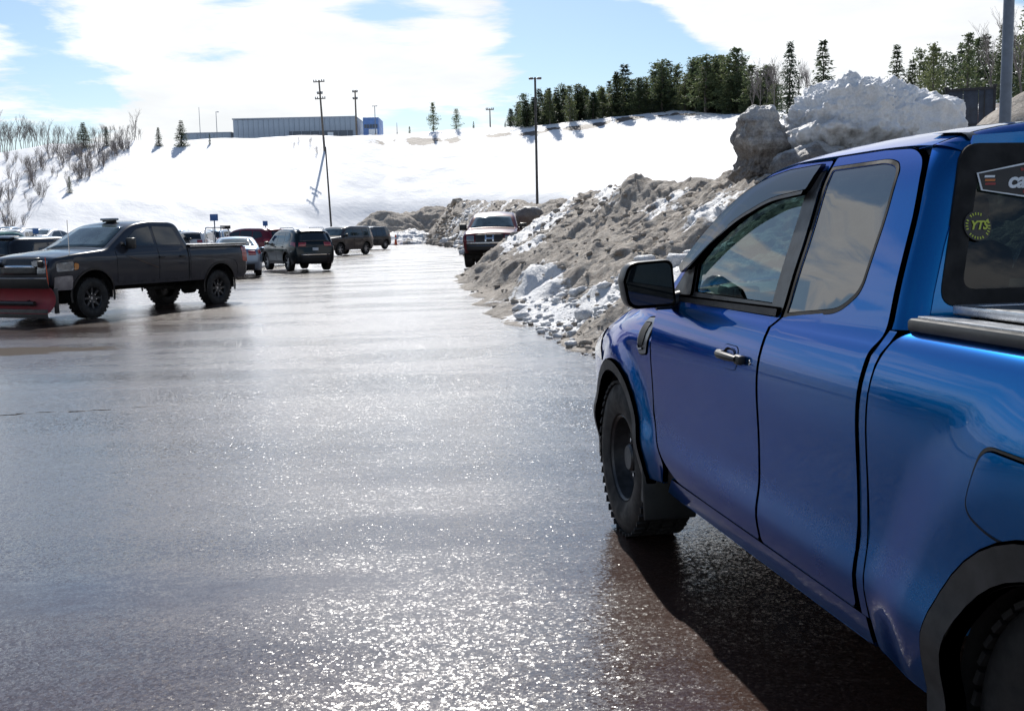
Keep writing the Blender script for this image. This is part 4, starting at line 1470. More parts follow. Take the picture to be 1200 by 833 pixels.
def make_car(S):
    """a parked vehicle from its side outline.  x forward, y left, z up, origin on the ground at mid wheelbase"""
    root = empty(S['name'], S['loc'], S['rz'], S['label'], S['cat'])
    top = fillet(S['top'] + [(S['top'][-1][0], 0), (S['top'][0][0], 0)])[:-2]
    top = [p for p in top]
    Wz = cubic(S['wz'][0], S['wz'][1])
    x1, x0 = max(p[0] for p in top), min(p[0] for p in top)
    tf, tr = S.get('taper', (.22, .10))
    rr = S.get('round', .07)
    zb = S['zb']
    topA = np.array(top)

    def Wb(x, z):
        x = np.asarray(x, float); z = np.asarray(z, float)
        w = Wz(z)
        cf = np.clip((x - (x1 - 1.1)) / 1.1, 0, 1.05); cr = np.clip(((x0 + .9) - x) / .9, 0, 1.05)
        return w - tf * cf ** 2.6 - tr * cr ** 2.4
    Rw, xf, xr = S['wr'], S['xf'], S['xr']
    Ra = S.get('ra', Rw * 1.18)
    zc = Rw * S.get('azc', 1.04)

    def arch(cx):
        a0 = math.asin(max(-1, min(1, (zb - zc) / Ra)))
        return [(cx + Ra * math.cos(t), zc + Ra * math.sin(t)) for t in np.linspace(PI - a0, a0, 15)]
    bottom = arch(xr) + arch(xf)
    poly = [tuple(p) for p in top[::-1]]      # rear .. front reversed: we want ccw
    ring = [tuple(p) for p in top] + [(x0 + .05, zb)] + [p for p in arch(xr)] + [p for p in arch(xf)] + [(x1 - .05, zb)]
    P = resample(ring, .07)
    if area2(P) < 0: P = P[::-1]
    T2 = resample([tuple(p) for p in top], .07)
    T2 = np.array([p for p in T2 if seg_dist(p[None], topA, False)[0] < 1e-4])
    ex = []
    tn = np.gradient(T2, axis=0); tn /= np.linalg.norm(tn, axis=1)[:, None] + 1e-9
    nin = np.stack([tn[:, 1], -tn[:, 0]], 1)
    if not in_poly(T2[len(T2) // 2][None] + nin[len(T2) // 2][None] * .05, P)[0]: nin = -nin
    for lv in (.12, .4, .85):
        q = T2 + nin * rr * lv
        ok = seg_dist(q, topA, False) > rr * lv * .9
        ex.append(q[ok])
    V, F, loops = tri2d(P, [], .12, np.concatenate(ex))
    d = seg_dist(V, topA, False)
    drop = rr * (1 - np.sqrt(np.clip(1 - (1 - np.clip(d / rr, 0, 1)) ** 2, 0, 1)))
    y = Wb(V[:, 0], V[:, 1]) - drop
    vs = [(a, b, c) for a, b, c in zip(V[:, 0], y, V[:, 1])] + [(a, -b, c) for a, b, c in zip(V[:, 0], y, V[:, 1])]
    n = len(V)
    fs = [tuple(t[::-1]) for t in F] + [tuple(int(i) + n for i in t) for t in F]
    # skin across, following the outline
    dl = seg_dist(P, topA, False)
    yl = Wb(P[:, 0], P[:, 1]) - rr * (dl < 1e-4)
    crown = S.get('crown', .035)
    VS = [-1, -.96, -.85, -.6, -.3, 0, .3, .6, .85, .96, 1]
    c0 = P.mean(0)
    m = len(P)
    tt = np.roll(P, -1, 0) - np.roll(P, 1, 0); tt /= np.linalg.norm(tt, axis=1)[:, None]
    on = np.stack([tt[:, 1], -tt[:, 0]], 1)
    k = len(vs)
    for i in range(m):
        cr = crown * (1 if dl[i] < 1e-4 else 0)
        for v in VS:
            b = cr * (1 - v * v)
            vs.append((P[i, 0] + on[i, 0] * b, yl[i] * v, P[i, 1] + on[i, 1] * b))
    nv = len(VS)
    for i in range(m):
        j = (i + 1) % m
        if dl[i] > 1e-4 and dl[j] > 1e-4: continue
        for q in range(nv - 1):
            fs.append((k + i * nv + q, k + j * nv + q, k + j * nv + q + 1, k + i * nv + q + 1))
    body = link('body', mesh('body', vs, fs, True, 50, merge=1e-4), M[S['paint']], root)

    arcT = np.concatenate([[0], np.cumsum(np.linalg.norm(np.diff(T2, axis=0), axis=1))])
    onT = -nin

    def s_of(x, z): return arcT[np.argmin((T2[:, 0] - x) ** 2 + (T2[:, 1] - z) ** 2)]

    def over(name, a, b, v0, v1, mat, off=.006, par=None, nseg=8, inset=0.0, vtop=None):
        """piece laid on the skin between outline points a and b, from v0 to v1 across"""
        sa, sb = sorted((s_of(*a), s_of(*b)))
        mb = MB()
        swap = s_of(*a) > s_of(*b)

        def fn(u, v):
            s = sa + (sb - sa) * u
            px = np.interp(s, arcT, T2[:, 0]); pz = np.interp(s, arcT, T2[:, 1])
            ox = np.interp(s, arcT, onT[:, 0]); oz = np.interp(s, arcT, onT[:, 1])
            w = float(Wb(px, pz)) - rr
            q0, q1 = v0, v1
            if vtop is not None:
                uu = 1 - u if swap else u
                q0 = v0 + (vtop[0] - v0) * uu; q1 = v1 + (vtop[1] - v1) * uu
            vv = q0 + (q1 - q0) * v
            bb = crown * (1 - min(1, vv * vv)) + off
            return (px + ox * bb, w * vv, pz + oz * bb)
        mb.grid(fn, nseg, 8)
        fl = [tuple(p) for p in mb.v]
        me = mesh(name, mb.v, mb.f, True)
        o = link(name, me, M[mat] if isinstance(mat, str) else mat, par or root)
        sol = o.modifiers.new('solid', 'SOLIDIFY'); sol.thickness = .012; sol.offset = 0
        return o
    # underside, inner wheel wells
    MB().box(((x0 + x1) / 2, 0, zb + .07), (x1 - x0 - .5, Wz(zb) * 2 - .34, .14)).build('underbody', M['under'], root)
    for cx in (xf, xr):
        ww = MB()
        ww.grid(lambda u, v, cx=cx: (cx + Ra * .99 * math.cos(PI * (1.05 - 1.1 * u)), (v * 2 - 1) * float(Wz(zc + Ra * .3)) * .97, zc + Ra * .99 * math.sin(PI * (1.05 - 1.1 * u))), 14, 2)
        ww.build('wheel_well', M['under'], root)
    # side glass, doors and trim, both sides
    for sd_ in (1, -1):
        for (nm, pts, mat, off) in S.get('side', []):
            if callable(mat): continue
            panel(nm, pts, Wb, M[mat], root, sd_, off, grid=.15, thick=.012, edge=.003, step=.10)
        for hp in S.get('handles', []):
            h = MB(); h.rbox((hp[0], sd_ * (float(Wb(hp[0], hp[1])) + .022), hp[1]), (.17, .03, .035), .01)
            h.build('door_handle', M[S.get('handlemat', 'trim')], root)
        if S.get('mirror'):
            mx, mz, mw, mh = S['mirror']
            yy = float(Wb(mx, mz))
            a = MB(); a.rbox((mx, sd_ * (yy + .06 + mw / 2), mz), (.12, mw, mh), .03)
            a.tube([(mx, sd_ * (yy - .02), mz - mh * .25), (mx, sd_ * (yy + .1), mz - mh * .2)], .025, 6)
            mo = a.build('mirror', M[S.get('mirrormat', 'trim')], root)
            MB().box((mx - .064, sd_ * (yy + .06 + mw / 2), mz), (.006, mw * .82, mh * .8)).build('mirror_glass', M['darkglass'], mo)
        yw = float(Wb(0, zc)) - S.get('ww', .22) * .56
        for cx in (xf, xr):
            wheel(root, cx, sd_ * yw, Rw, Rw, S.get('ww', .22), sd_, S.get('rim', 'alloy'), detail=S.get('detail', False), seg=S.get('wseg', 28), spokes=S.get('spokes', 6), rimr=S.get('rimr', .64), tmat='rubber', treads=28)
    for (nm, a, b, v0, v1, mat, off) in S.get('over', []):
        over(nm, a, b, v0, v1, mat, off)
    for (nm, a, b, v0, v1, vt, mat, off) in S.get('screens', []):
        over(nm, a, b, v0, v1, mat, off, vtop=vt)
    return root, Wb, over


def heading(az_deg):
    """z rotation that points local +x along the compass-like azimuth (clockwise from +Y)"""
    return PI / 2 - R(az_deg)


def place(u, Y):
    """x of a photograph column at distance Y on the lot"""
    d = px_dir(u, 290)
    return d.x / d.y * Y


# ------------------------------------------------------------------ charcoal pickup with plough
def plough_truck():
    cx, cy = -7.62 - .74, 22.7 + .12
    S = dict(name='plow_truck', label='lifted charcoal pickup with a red snow plough on its nose, parked at left', cat='pickup truck',
             loc=(cx, cy, G(cx, cy) - .01), rz=heading(206), paint='charcoal', zb=.62, wr=.405, xf=1.82, xr=-1.83, ra=.50, azc=1.16, ww=.29,
             top=[(2.62, .62), (2.72, .70, .04), (2.74, 1.02, .05), (2.66, 1.22, .10), (2.2, 1.30, .1), (1.42, 1.37, .1), (.60, 1.86, .22), (.1, 1.93, .2), (-.55, 1.92, .12), (-.74, 1.86, .10), (-.90, 1.40, .03), (-2.78, 1.385, .04), (-2.81, .72, .04), (-2.72, .62)],
             wz=([.55, .75, .95, 1.12, 1.28, 1.36, 1.45, 1.75, 1.93], [.95, .985, 1.0, 1.0, .975, .94, .905, .80, .74]), taper=(.16, .04), round=.055, detail=True, wseg=40, spokes=8, rim='dark', rimr=.55,
             mirror=(.88, 1.47, .19, .23), handles=[(-.02, 1.17), (-.62, 1.17)], crown=.04,
             side=[('front_window', [(1.02, 1.42, .03), (.50, 1.76, .08), (.10, 1.82, .03), (.10, 1.42, .02)], 'darkglass', .004),
                   ('rear_window', [(.02, 1.42, .02), (.02, 1.82, .03), (-.56, 1.80, .06), (-.70, 1.42, .05)], 'darkglass', .004),
                   ('front_door', [(1.22, .68, .05), (1.22, 1.38, .04), (.08, 1.385, .02), (.10, .68, .03)], 'charcoal', .005),
                   ('rear_door', [(.065, .68, .03), (.05, 1.385, .02), (-.72, 1.38, .03), (-.74, .68, .04)], 'charcoal', .005),
                   ('bed_gap', [(-.815, .66), (-.815, 1.385), (-.84, 1.385), (-.84, .66)], 'gap', .004),
                   ('bed_side', [(-.88, .66, .03), (-.88, 1.34, .03), (-2.72, 1.325, .05), (-2.74, .70, .05), (-2.43, .70), (-2.40, 1.02, .25), (-1.83, 1.13, .3), (-1.26, 1.02, .25), (-1.2, .66)], 'charcoal', .005),
                   ('arch_lip', arch_lip(1.82, .47, .50, .54), 'trim', .008), ('arch_lip', arch_lip(-1.83, .47, .50, .54), 'trim', .008),
                   ('body_stripe', [(.86, 1.22), (.98, 1.22), (.10, .93), (.10, .965)], 'bronze', .007),
                   ('headlight', [(2.63, .96, .03), (2.63, 1.12, .03), (2.28, 1.15, .05), (2.30, .97, .03)], 'lens', .006),
                   ('turn_signal', [(2.28, .98, .02), (2.27, 1.12, .03), (2.17, 1.10, .04), (2.19, .99, .03)], 'amber', .006),
                   ('tail_light', [(-2.62, 1.0, .02), (-2.61, 1.33, .02), (-2.79, 1.34), (-2.79, .98)], 'redlens', .006),
                   ('bumper_corner', [(2.68, .60), (2.68, .86, .04), (2.32, .88, .05), (2.32, .60, .05)], 'bumpergrey', .012)],
             over=[('front_bumper', (2.72, .68), (2.74, .86), -.95, .95, 'bumpergrey', .03), ('grille', (2.74, .90), (2.66, 1.20), -.62, .62, 'trim', .012),
                   ('grille_bar', (2.735, 1.03), (2.72, 1.08), -.62, .62, 'chrome', .03), ('headlight', (2.74, .93), (2.68, 1.17), .66, .93, 'lens', .012), ('headlight', (2.74, .93), (2.68, 1.17), -.93, -.66, 'lens', .012),
                   ('tailgate', (-2.78, 1.36), (-2.81, .84), -.93, .93, 'charcoal', .01), ('rear_bumper', (-2.81, .82), (-2.81, .66), -.95, .95, 'flare', .05)],
             screens=[('windshield', (1.40, 1.385), (.66, 1.83), -.93, .93, (-.9, .9), 'screen', .004), ('back_window', (-.77, 1.82), (-.89, 1.44), -.86, .86, (-.9, .9), 'darkglass', .004)])
    root, Wb, over = make_car(S)
    # bed rails, bright edge, roof light bar, aerial, wipers
    for s in (1, -1):
        MB().rbox((-1.82, s * .93, 1.40), (1.90, .10, .035), .012).build('bed_rail', M['trim'], root)
        MB().box((-1.82, s * .985, 1.372), (1.86, .012, .018)).build('bright_strip', M['alu'], root)
        MB().tube([(1.40, s * .25, 1.40), (1.20, s * .62, 1.53)], .012, 6).build('wiper', M['trim'], root)
    lb = MB(); lb.rbox((.42, 0.0, 1.985), (.16, .40, .05), .02); l_ = lb.build('light_bar', M['lens'], root)
    b2 = MB(); b2.rbox((.42, 0, 1.95), (.12, .3, .04), .01); b2.build('bracket', M['trim'], l_)
    MB().tube([(2.3, .88, 1.2), (2.3, .88, 1.95)], .007, 5).build('blade_guide', M['chrome'], root)
    MB().tube([(-3.1, 0, .55), (2.2, 0, .55)], .07, 8).build('chassis_rail', M['under'], root)
    for xx in (1.82, -1.83):
        MB().tube([(xx, -.85, .42), (xx, .85, .42)], .06, 8).tube([(xx - .12, 0, .42), (xx + .12, 0, .42)], .15, 10).build('axle', M['under'], root)
    # plough: straight two-metre blade, curled, with ribs and a rubber deflector on top
    pl = empty('snow_plow', (0, 0, 0)); pl.parent = root
    ang = R(14)
    mrot = Matrix.Rotation(ang, 4, 'Z')
    def at_(p): return mrot @ Vector(p)
    bw = 1.17
    bl = MB()
    def curl(t):
        a = R(-62 + 105 * t)
        return (-.42 * math.cos(a) + .42, .10 + .30 * (math.sin(a) + math.sin(R(62))) )
    bl.grid(lambda u, v: (3.42 - curl(v)[0] * -1 - .42, (u * 2 - 1) * bw, curl(v)[1] + .10), 16, 12)
    b_ = bl.build('blade', M['ploughred'], pl)
    sol = b_.modifiers.new('s', 'SOLIDIFY'); sol.thickness = .014
    fl = MB(); fl.rbox((3.17, 0, .76), (.02, bw * 2 + .06, .20), .005, Matrix.Rotation(R(16), 3, 'Y')); fl.build('rubber_deflector', M['rubberflap'], pl)
    ce = MB(); ce.rbox((3.20, 0, .19), (.03, bw * 2, .17), .005); ce.build('cutting_edge', M['steel'], pl)
    for k in range(7):
        yy = -bw + .06 + k * (2 * bw - .12) / 6
        r_ = MB(); r_.rbox((2.93, yy, .42), (.10, .022, .48), .004); r_.build('rib', M['trim'], pl)
    fr = MB()
    fr.tube([(3.12, -.75, .38), (3.12, .75, .38)], .045, 8).tube([(3.1, .5, .38), (2.55, .33, .5)], .04, 8).tube([(3.1, -.5, .38), (2.55, -.33, .5)], .04, 8)
    fr.tube([(2.78, -.38, .45), (2.78, -.38, 1.12)], .032, 6).tube([(2.78, .38, .45), (2.78, .38, 1.12)], .032, 6).tube([(2.78, -.66, 1.10), (2.78, .66, 1.10)], .032, 6)
    fr.build('lift_frame', M['trim'], pl)
    for s in (1, -1):
        h = MB(); h.rbox((2.86, s * .60, 1.12), (.14, .18, .12), .03); hh = h.build('plow_light', M['trim'], pl)
        MB().box((2.935, s * .60, 1.12), (.01, .15, .09)).build('lens', M['lens'], hh)
        MB().tube([(3.1, s * (bw - .04), .7), (3.13, s * (bw - .04), 1.25)], .008, 5).build('marker_rod', M['orange'], pl)
    pl.location = (-.05, 0, 0)
    pl.rotation_euler = (0, 0, 0)
    return root


def arch_lip(cx, zc, r0, r1, a0=-14):
    ts = np.linspace(R(180 - a0), R(a0), 17)
    return [(cx + r1 * math.cos(t), zc + r1 * math.sin(t)) for t in ts] + [(cx + r0 * math.cos(t), zc + r0 * math.sin(t)) for t in ts[::-1]]


plough_truck()


def suv(name, label, loc, az, paint, **kw):
    S = dict(name=name, label=label, cat='SUV', loc=loc, rz=heading(az), paint=paint, zb=.30, wr=.36, xf=1.36, xr=-1.36, ww=.23,
             top=[(2.20, .30), (2.28, .42, .06), (2.27, .72, .08), (2.05, .98, .12), (1.20, 1.10, .10), (.45, 1.60, .25), (-.2, 1.69, .3), (-1.5, 1.66, .2), (-1.98, 1.52, .10), (-2.22, 1.10, .12), (-2.27, .62, .08), (-2.22, .36, .06), (-2.1, .30)],
             wz=([.3, .5, .75, .95, 1.05, 1.2, 1.5, 1.7], [.87, .915, .93, .925, .90, .85, .745, .66]), taper=(.26, .16), round=.08,
             mirror=(.80, 1.13, .17, .14), handles=[(-.02, .98), (-.95, .98)],
             side=[('front_window', [(.92, 1.11, .03), (.38, 1.50, .08), (-.12, 1.57, .03), (-.12, 1.10, .02)], 'darkglass', .004),
                   ('rear_window', [(-.18, 1.10, .02), (-.18, 1.57, .02), (-.95, 1.55, .03), (-1.03, 1.12, .04)], 'darkglass', .004),
                   ('quarter_window', [(-1.10, 1.14, .03), (-1.03, 1.54, .03), (-1.55, 1.50, .1), (-1.72, 1.26, .08)], 'darkglass', .004),
                   ('front_door', [(.92, .42, .05), (.98, 1.06, .03), (-.13, 1.075, .02), (-.13, .42, .03)], paint, .004),
                   ('rear_door', [(-.17, .42, .03), (-.17, 1.075, .02), (-1.02, 1.085, .03), (-.98, .62, .2), (-.86, .42, .03)], paint, .004),
                   ('sill', [(.95, .30), (.95, .41, .03), (-.95, .41, .03), (-.95, .30)], 'trim', .008),
                   ('arch_lip', arch_lip(1.36, .375, .425, .47), 'trim', .008), ('arch_lip', arch_lip(-1.36, .375, .425, .47), 'trim', .008),
                   ('headlight', [(2.16, .74, .02), (2.10, .90, .02), (1.72, .93, .05), (1.86, .76, .04)], 'lens', .006),
                   ('tail_light', [(-1.80, 1.06, .03), (-1.84, 1.18, .03), (-2.15, 1.14, .02), (-2.20, .98, .02)], 'redlens', .008)],
             over=[('grille', (2.28, .52), (2.22, .82), -.55, .55, 'trim', .012), ('headlight', (2.25, .74), (2.15, .88), .62, .93, 'lens', .012), ('headlight', (2.25, .74), (2.15, .88), -.93, -.62, 'lens', .012),
                   ('tail_light', (-2.17, 1.14), (-2.235, .98), .55, .99, 'redlens', .012), ('tail_light', (-2.17, 1.14), (-2.235, .98), -.99, -.55, 'redlens', .012),
                   ('licence_plate', (-2.25, .92), (-2.26, .80), -.17, .17, 'plate', .02), ('rear_bumper', (-2.27, .60), (-2.18, .33), -.9, .9, 'trim', .03), ('bright_strip', (-2.265, .665), (-2.268, .64), -.85, .85, 'chrome', .022),
                   ('spoiler', (-1.72, 1.62), (-1.99, 1.535), -.94, .94, paint, .035)],
             screens=[('windshield', (1.18, 1.11), (.52, 1.56), -.95, .95, (-.9, .9), 'screen', .004), ('back_window', (-2.01, 1.48), (-2.19, 1.17), -.86, .86, (-.92, .92), 'darkglass', .006)])
    S.update(kw)
    root, Wb, over = make_car(S)
    if S.get('rails', True):
        for s in (1, -1):
            MB().tube([(.15, s * .62, 1.70), (.05, s * .62, 1.745), (-1.5, s * .62, 1.725), (-1.62, s * .62, 1.66)], .018, 8).build('roof_rail', M['alu'], root)
    return root


x_ = place(346, 41.8)
suv('crossover_car', 'dark teal crossover with silver roof rails seen from behind, right of the silver sedan', (x_ - .25, 43.3, G(x_, 43) + .02), -30, 'navy')
x_ = place(404, 67)
suv('black_suv', 'boxy dark brown SUV facing the lane beyond the teal crossover', (x_ - .25, 67.5, G(x_, 67) + .02), 206, 'bronze', wr=.39, xf=1.45, xr=-1.45, zb=.36,
    top=[(2.28, .36), (2.38, .46, .06), (2.38, .92, .06), (2.30, 1.10, .08), (1.30, 1.20, .08), (.72, 1.74, .16), (.1, 1.84, .2), (-2.1, 1.82, .12), (-2.28, 1.68, .08), (-2.40, 1.12, .06), (-2.44, .50, .06), (-2.3, .36)],
    wz=([.36, .6, .85, 1.05, 1.15, 1.4, 1.8], [.92, .96, .97, .965, .94, .88, .78]),
    side=[('front_window', [(1.08, 1.22, .03), (.62, 1.64, .06), (.02, 1.70, .03), (.02, 1.22, .02)], 'darkglass', .004),
          ('rear_window', [(-.05, 1.22, .02), (-.05, 1.70, .02), (-1.02, 1.69, .03), (-1.06, 1.22, .04)], 'darkglass', .004),
          ('quarter_window', [(-1.14, 1.22, .03), (-1.12, 1.69, .03), (-2.02, 1.67, .06), (-2.16, 1.22, .05)], 'darkglass', .004),
          ('front_door', [(1.05, .46, .05), (1.12, 1.19, .03), (.02, 1.19, .02), (.02, .46, .03)], 'bronze', .004),
          ('rear_door', [(-.03, .46, .03), (-.03, 1.19, .02), (-1.08, 1.19, .03), (-.98, .7, .2), (-.9, .46, .03)], 'bronze', .004),
          ('arch_lip', arch_lip(1.45, .405, .46, .51), 'trim', .008), ('arch_lip', arch_lip(-1.45, .405, .46, .51), 'trim', .008),
          ('tail_light', [(-2.26, .95), (-2.24, 1.45), (-2.33, 1.42), (-2.40, .95)], 'redlens', .008)],
    over=[('grille', (2.38, .60), (2.33, 1.02), -.55, .55, 'trim', .012), ('headlight', (2.38, .82), (2.34, 1.02), .60, .95, 'lens', .014), ('headlight', (2.38, .82), (2.34, 1.02), -.95, -.60, 'lens', .014),
          ('front_bumper', (2.36, .42), (2.38, .60), -.95, .95, 'trim', .04)],
    screens=[('windshield', (1.28, 1.23), (.80, 1.68), -.95, .95, (-.92, .92), 'screen', .004)], rails=False, mirror=(.95, 1.27, .18, .2))
x_ = place(440, 82)
suv('black_suv', 'dark SUV half hidden behind the boxy brown one at the far end of the row', (x_ - .8, 83, G(x_, 83) + .02), 208, 'black', wr=.38,
    top=[(2.20, .30), (2.28, .42, .06), (2.27, .82, .08), (2.05, 1.05, .12), (1.20, 1.15, .10), (.6, 1.70, .2), (-.2, 1.80, .3), (-2.0, 1.78, .15), (-2.2, 1.60, .10), (-2.3, 1.10, .12), (-2.3, .42, .06), (-2.1, .30)])


def sedan(name, label, loc, az, paint, **kw):
    S = dict(name=name, label=label, cat='car', loc=loc, rz=heading(az), paint=paint, zb=.24, wr=.325, xf=1.36, xr=-1.38, ww=.21,
             top=[(2.25, .24), (2.33, .36, .06), (2.30, .60, .08), (2.0, .80, .15), (1.10, .93, .12), (.25, 1.36, .3), (-.3, 1.45, .3), (-1.0, 1.40, .25), (-1.72, 1.08, .15), (-2.25, 1.03, .08), (-2.38, .90, .05), (-2.42, .55, .06), (-2.33, .30, .05), (-2.2, .24)],
             wz=([.24, .45, .65, .85, .95, 1.1, 1.3, 1.46], [.85, .90, .915, .90, .86, .80, .70, .60]), taper=(.28, .16), round=.07,
             mirror=(.72, .98, .16, .12), handles=[(-.05, .82), (-.95, .83)], handlemat=paint, mirrormat=paint,
             side=[('front_window', [(.86, .94, .03), (.25, 1.27, .08), (-.20, 1.34, .03), (-.20, .94, .02)], 'darkglass', .004),
                   ('rear_window', [(-.26, .94, .02), (-.26, 1.34, .02), (-.95, 1.29, .06), (-1.35, 1.05, .06), (-1.30, .98, .04)], 'darkglass', .004),
                   ('front_door', [(.86, .30, .05), (.95, .90, .03), (-.21, .92, .02), (-.21, .30, .03)], paint, .004),
                   ('rear_door', [(-.25, .30, .03), (-.25, .92, .02), (-1.20, .94, .03), (-1.0, .55, .2), (-.9, .30, .03)], paint, .004),
                   ('headlight', [(2.18, .58, .02), (2.08, .72, .02), (1.70, .76, .05), (1.86, .60, .04)], 'lens', .006),
                   ('tail_light', [(-1.98, .86, .03), (-2.0, .99, .03), (-2.32, .97, .02), (-2.36, .82, .02)], 'redlens', .006)],
             over=[('grille', (2.33, .42), (2.26, .66), -.5, .5, 'trim', .012), ('tail_light', (-2.36, .94), (-2.40, .78), .60, .99, 'redlens', .012), ('tail_light', (-2.36, .94), (-2.40, .78), -.99, -.60, 'redlens', .012),
                   ('licence_plate', (-2.40, .76), (-2.41, .64), -.17, .17, 'plate', .016), ('rear_bumper', (-2.42, .47), (-2.30, .28), -.9, .9, 'trim', .02)],
             screens=[('windshield', (1.05, .95), (.32, 1.33), -.94, .94, (-.9, .9), 'screen', .004), ('back_window', (-1.02, 1.38), (-1.66, 1.11), -.88, .88, (-.92, .92), 'screen', .004)])
    S.update(kw)
    return make_car(S)[0]


x_ = place(279, 38.5)
sedan('silver_sedan', 'silver-blue sedan seen from behind, just right of the charcoal pickup tailgate', (x_ - .42, 39.8, G(x_, 39.5) + .02), -15, 'silver')
x_ = place(293, 52)
suv('maroon_suv', 'maroon SUV roof showing between the silver sedan and the teal crossover', (x_, 52, G(x_, 52) + .16), -58, 'maroon', rails=False)
x_ = place(46, 31)
suv('dark_suv', 'dark SUV with big side glass behind the hood of the charcoal pickup', (x_ + .2, 31.5, G(x_, 31) - .02), 20, 'black', rails=False,
    top=[(2.20, .30), (2.28, .42, .06), (2.27, .82, .08), (2.05, 1.05, .12), (1.20, 1.15, .10), (.6, 1.60, .2), (-.2, 1.70, .3), (-2.0, 1.68, .15), (-2.2, 1.50, .10), (-2.3, 1.10, .12), (-2.3, .42, .06), (-2.1, .30)])
x_ = place(2, 33)
suv('dark_suv', 'black SUV cut by the left edge of the photo behind the plough', (x_ - .2, 33, G(x_, 33) - .02), 60, 'black', rails=False)
# roofs of the farther rows
for i, (u, Y, az, pt, kind, lab) in enumerate((
        (6, 58, 10, 'green', 'suv', 'green SUV roof at the far left edge, beyond the dark SUVs'),
        (27, 64, -5, 'white', 'suv', 'white SUV second from the left in the far row'),
        (46, 70, 5, 'black', 'sedan', 'black sedan in the far row at left'),
        (62, 66, 8, 'white', 'sedan', 'white sedan in the far row just left of the charcoal cab'),
        (14, 82, 4, 'silver', 'sedan', 'silver sedan in the farthest row at left'),
        (198, 60, 5, 'black', 'sedan', 'black car roof just right of the charcoal cab, beyond its bed'),
        (214, 66, 0, 'silver', 'sedan', 'silver car roof above the middle of the pickup bed'),
        (234, 63, -4, 'white', 'suv', 'white SUV roof above the pickup bed, left of the cart rail'),
        (258, 72, 0, 'silver', 'suv', 'grey SUV roof behind the cart rail'),
        (322, 62, 10, 'black', 'sedan', 'black car mostly hidden behind the teal crossover'))):
    x_ = place(u, Y)
    (suv if kind == 'suv' else sedan)('parked_car', lab, (x_, Y, G(x_, Y) + (.30 if kind == 'sedan' else .05)), az, pt)
# cars of the near row that continues beyond the left edge (mirrored in the blue doors)
for i, (x, y, az, pt, kind, lab) in enumerate(((-12.8, 15.5, 202, 'white', 'suv', 'white SUV parked left of the plough, outside the photo edge'),
                                        (-15.0, 10.5, 200, 'silver', 'sedan', 'silver sedan in the row outside the left edge of the photo'),
                                        (-16.5, 4.8, 200, 'black', 'suv', 'black SUV in the row outside the left edge of the photo'))):
    (suv if kind == 'suv' else sedan)('parked_car', lab, (x, y, G(x, y)), az, pt)


# ------------------------------------------------------------------ red truck in the bank
def red_truck():
    cx, cy = place(580, 38.6), 41.3
    S = dict(name='red_truck', label='dark red pickup facing the camera with its side buried in the snow bank', cat='pickup truck',
             loc=(cx, cy, G(cx, 39) + .02), rz=heading(184), paint='red', zb=.55, wr=.42, xf=1.8, xr=-1.8, ra=.50, azc=1.08, ww=.30,
             top=[(2.50, .55), (2.62, .66, .04), (2.64, 1.00, .05), (2.56, 1.24, .12), (2.1, 1.36, .1), (1.42, 1.44, .08), (.86, 1.90, .2), (.3, 2.03, .2), (-.9, 2.02, .15), (-1.15, 1.9, .1), (-1.3, 1.42, .03), (-2.9, 1.42, .04), (-2.95, .62, .04), (-2.85, .55)],
             wz=([.55, .75, .95, 1.12, 1.28, 1.36, 1.45, 1.75, 2.03], [.96, .99, 1.01, 1.01, .98, .95, .92, .83, .74]), taper=(.10, .04), round=.10, rim='dark', wseg=32,
             crown=.05, mirror=(1.02, 1.50, .26, .24),
             side=[('front_window', [(1.02, 1.48, .03), (.66, 1.80, .08), (.10, 1.88, .03), (.10, 1.48, .02)], 'darkglass', .004),
                   ('rear_window', [(.02, 1.48, .02), (.02, 1.88, .03), (-.86, 1.86, .06), (-1.0, 1.48, .05)], 'darkglass', .004),
                   ('front_door', [(1.22, .62, .05), (1.22, 1.44, .04), (.08, 1.44, .02), (.10, .62, .03)], 'red', .005),
                   ('arch_lip', arch_lip(1.8, .455, .50, .56), 'trim', .02), ('arch_lip', arch_lip(-1.8, .455, .50, .56), 'trim', .02),
                   ('headlight', [(2.55, .96, .02), (2.52, 1.16, .03), (2.36, 1.18, .03), (2.36, .97, .02)], 'lens', .006)],
             over=[('grille', (2.645, .92), (2.59, 1.20), -.60, .60, 'trim', .012), ('headlight', (2.645, .96), (2.60, 1.17), .66, .98, 'lens', .018), ('headlight', (2.645, .96), (2.60, 1.17), -.98, -.66, 'lens', .018),
                   ('front_bumper', (2.63, .66), (2.645, .90), -1.0, 1.0, 'trim', .07), ('chrome_strip', (2.645, .905), (2.645, .925), -.98, .98, 'chrome', .035), ('valance', (2.50, .56), (2.62, .66), -.95, .95, 'under', .02)],
             screens=[('windshield', (1.40, 1.465), (.94, 1.86), -.96, .96, (-.90, .90), 'screen', .004)])
    root, Wb, over = make_car(S)
    root.scale = (1.05, 1.06, 1.02)
    for s in (1, -1):
        over('grille_bar', (2.643, .95), (2.60, 1.17), s * .16 - .03, s * .16 + .03, 'chrome', .024)
    over('grille_bar', (2.642, 1.04), (2.63, 1.08), -.15, .15, 'chrome', .025)
    over('bumper_strip', (2.64, .80), (2.64, .83), -.9, .9, 'chrome', .085)


red_truck()

